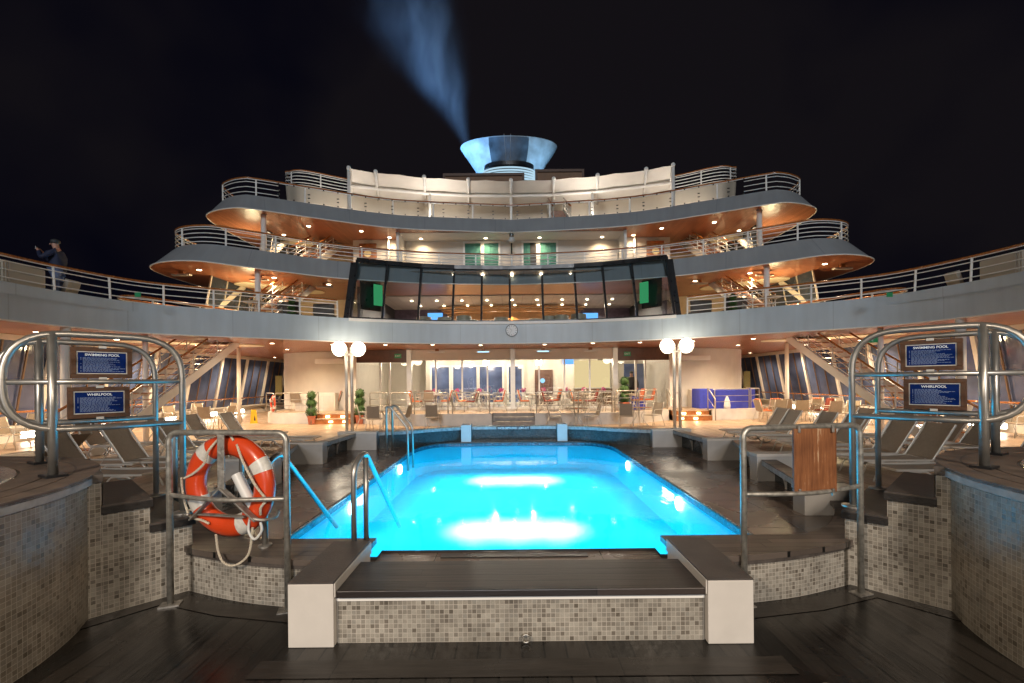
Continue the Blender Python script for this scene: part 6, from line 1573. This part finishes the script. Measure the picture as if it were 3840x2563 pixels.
# ---------------------------------------------------------------- person on the port balcony
def skin_body(name, pts, edges, mat, parent, lvl=1):
    me = bpy.data.meshes.new(name); off = world_loc(parent)
    me.from_pydata([tuple(Vector(p[0]) - off) for p in pts], edges, []); me.materials.append(mat)
    o = bpy.data.objects.new(name, me); COL.objects.link(o); o.parent = parent
    o.modifiers.new("skin", 'SKIN').use_smooth_shade = True
    for i, p in enumerate(pts):
        sv = me.skin_vertices[0].data[i]; sv.radius = p[1] if isinstance(p[1], tuple) else (p[1], p[1]); sv.use_root = i == 0
    o.modifiers.new("sub", 'SUBSURF').levels = lvl; o.modifiers["sub"].render_levels = lvl; return o
def person(label, base, yaw, pose="photo", jacket=M_JACKET, legs=M_JEANS, sc=1.0):
    t = thing("person", label, "person", tuple(base)); R3 = Matrix.Rotation(yaw, 3, 'Z'); B = Vector(base)
    W = lambda x, y, z: B + R3 @ Vector((x*sc, y*sc, z*sc))           # faces +y locally
    if pose == "photo": hl, hr = W(-.06, .37, 1.45), W(.06, .37, 1.46); el, er = W(-.27, .24, 1.19), W(.27, .24, 1.20)
    else: hl, hr = W(-.3, .1, .85), W(.3, .12, .86); el, er = W(-.31, -.02, 1.1), W(.31, -.02, 1.1)
    body = [(W(0, 0, .95), .115), (W(0, .0, 1.18), .12), (W(0, 0, 1.38), .13), (W(0, .015, 1.50), .055), (W(0, .05, 1.60), .085), (W(0, .06, 1.70), .075),
            (W(-.2, 0, 1.42), .06), (el, .042), (hl, .032), (W(.2, 0, 1.42), .06), (er, .042), (hr, .032),
            (W(-.1, 0, .88), .075), (W(-.11, .02, .48), .06), (W(-.12, 0, .08), .045), (W(-.13, .14, .04), .04), (W(.1, 0, .88), .075), (W(.11, .02, .48), .06), (W(.12, 0, .08), .045), (W(.13, .14, .04), .04)]
    ed = [(0, 1), (1, 2), (2, 3), (3, 4), (4, 5), (2, 6), (6, 7), (7, 8), (2, 9), (9, 10), (10, 11), (0, 12), (12, 13), (13, 14), (14, 15), (0, 16), (16, 17), (17, 18), (18, 19)]
    fb_ = len(body)                                                    # fingers of both hands
    for hnd, i0, sx in ((hl, 8, 1), (hr, 11, -1)):
        for k in range(5):
            a = hnd + R3 @ Vector((sx*(.012*k-.02), .05, .02 - .014*k if k < 4 else .05))*sc; body.append((a, .010)); ed.append((i0, len(body)-1))
    skin_body("body", body, ed, M_SKIN, t, 2)
    jk = [(W(0, 0, .80), (.20, .17)), (W(0, 0, 1.0), .19), (W(0, 0, 1.15), .18), (W(0, 0, 1.36), (.175, .15)), (W(0, .0, 1.47), .085), (W(-.2, 0, 1.41), .085), (el, .066), (el.lerp(hl, .82), .052), (W(.2, 0, 1.41), .085), (er, .066), (er.lerp(hr, .82), .052)]
    skin_body("jacket", jk, [(0, 1), (1, 2), (2, 3), (3, 4), (3, 5), (5, 6), (6, 7), (3, 8), (8, 9), (9, 10)], jacket, t, 2)
    tr = [(W(0, 0, .98), .155), (W(-.1, 0, .85), .105), (W(-.11, .02, .48), .082), (W(-.12, 0, .1), .066), (W(.1, 0, .85), .105), (W(.11, .02, .48), .082), (W(.12, 0, .1), .066)]
    skin_body("trousers", tr, [(0, 1), (1, 2), (2, 3), (0, 4), (4, 5), (5, 6)], legs, t, 2)
    h = W(0, .045, 1.70)
    MB().sphere(h, .105*sc, 16, (1, 1.05, .72)).build("knit_cap", M_CAP, t, smooth=True)
    q = MB()
    f = W(0, .155, 1.63); q.sphere(f, .018*sc, 8, (.8, 1, 1.3)); q.build("nose", M_SKIN, t, smooth=True)
    q = MB()
    for sx in (-1, 1): q.sphere(W(sx*.035, .135, 1.655), .012*sc, 8)
    q.build("eyes", M_CAP, t, smooth=True)
    if pose == "photo":
        ph = (hl+hr)/2 + R3 @ Vector((0, .05, .03))
        pt = MB().obox(ph, (.15, .012, .075), yaw).build("phone", M_BLACK); tag(pt, "dark phone held up by the person on the port balcony", "phone")
    return t
pb_ = at_d(218, 1075, 12.4)
person("person in dark jacket, cap and blue jeans photographing from the port balcony", (pb_.x, 12.4, 3.81), radians(115))
person("dark clothed person standing in the starboard restaurant entrance", (6.05, 23.2, ZT+.006), radians(160), "stand", M_DARK, M_DARK)
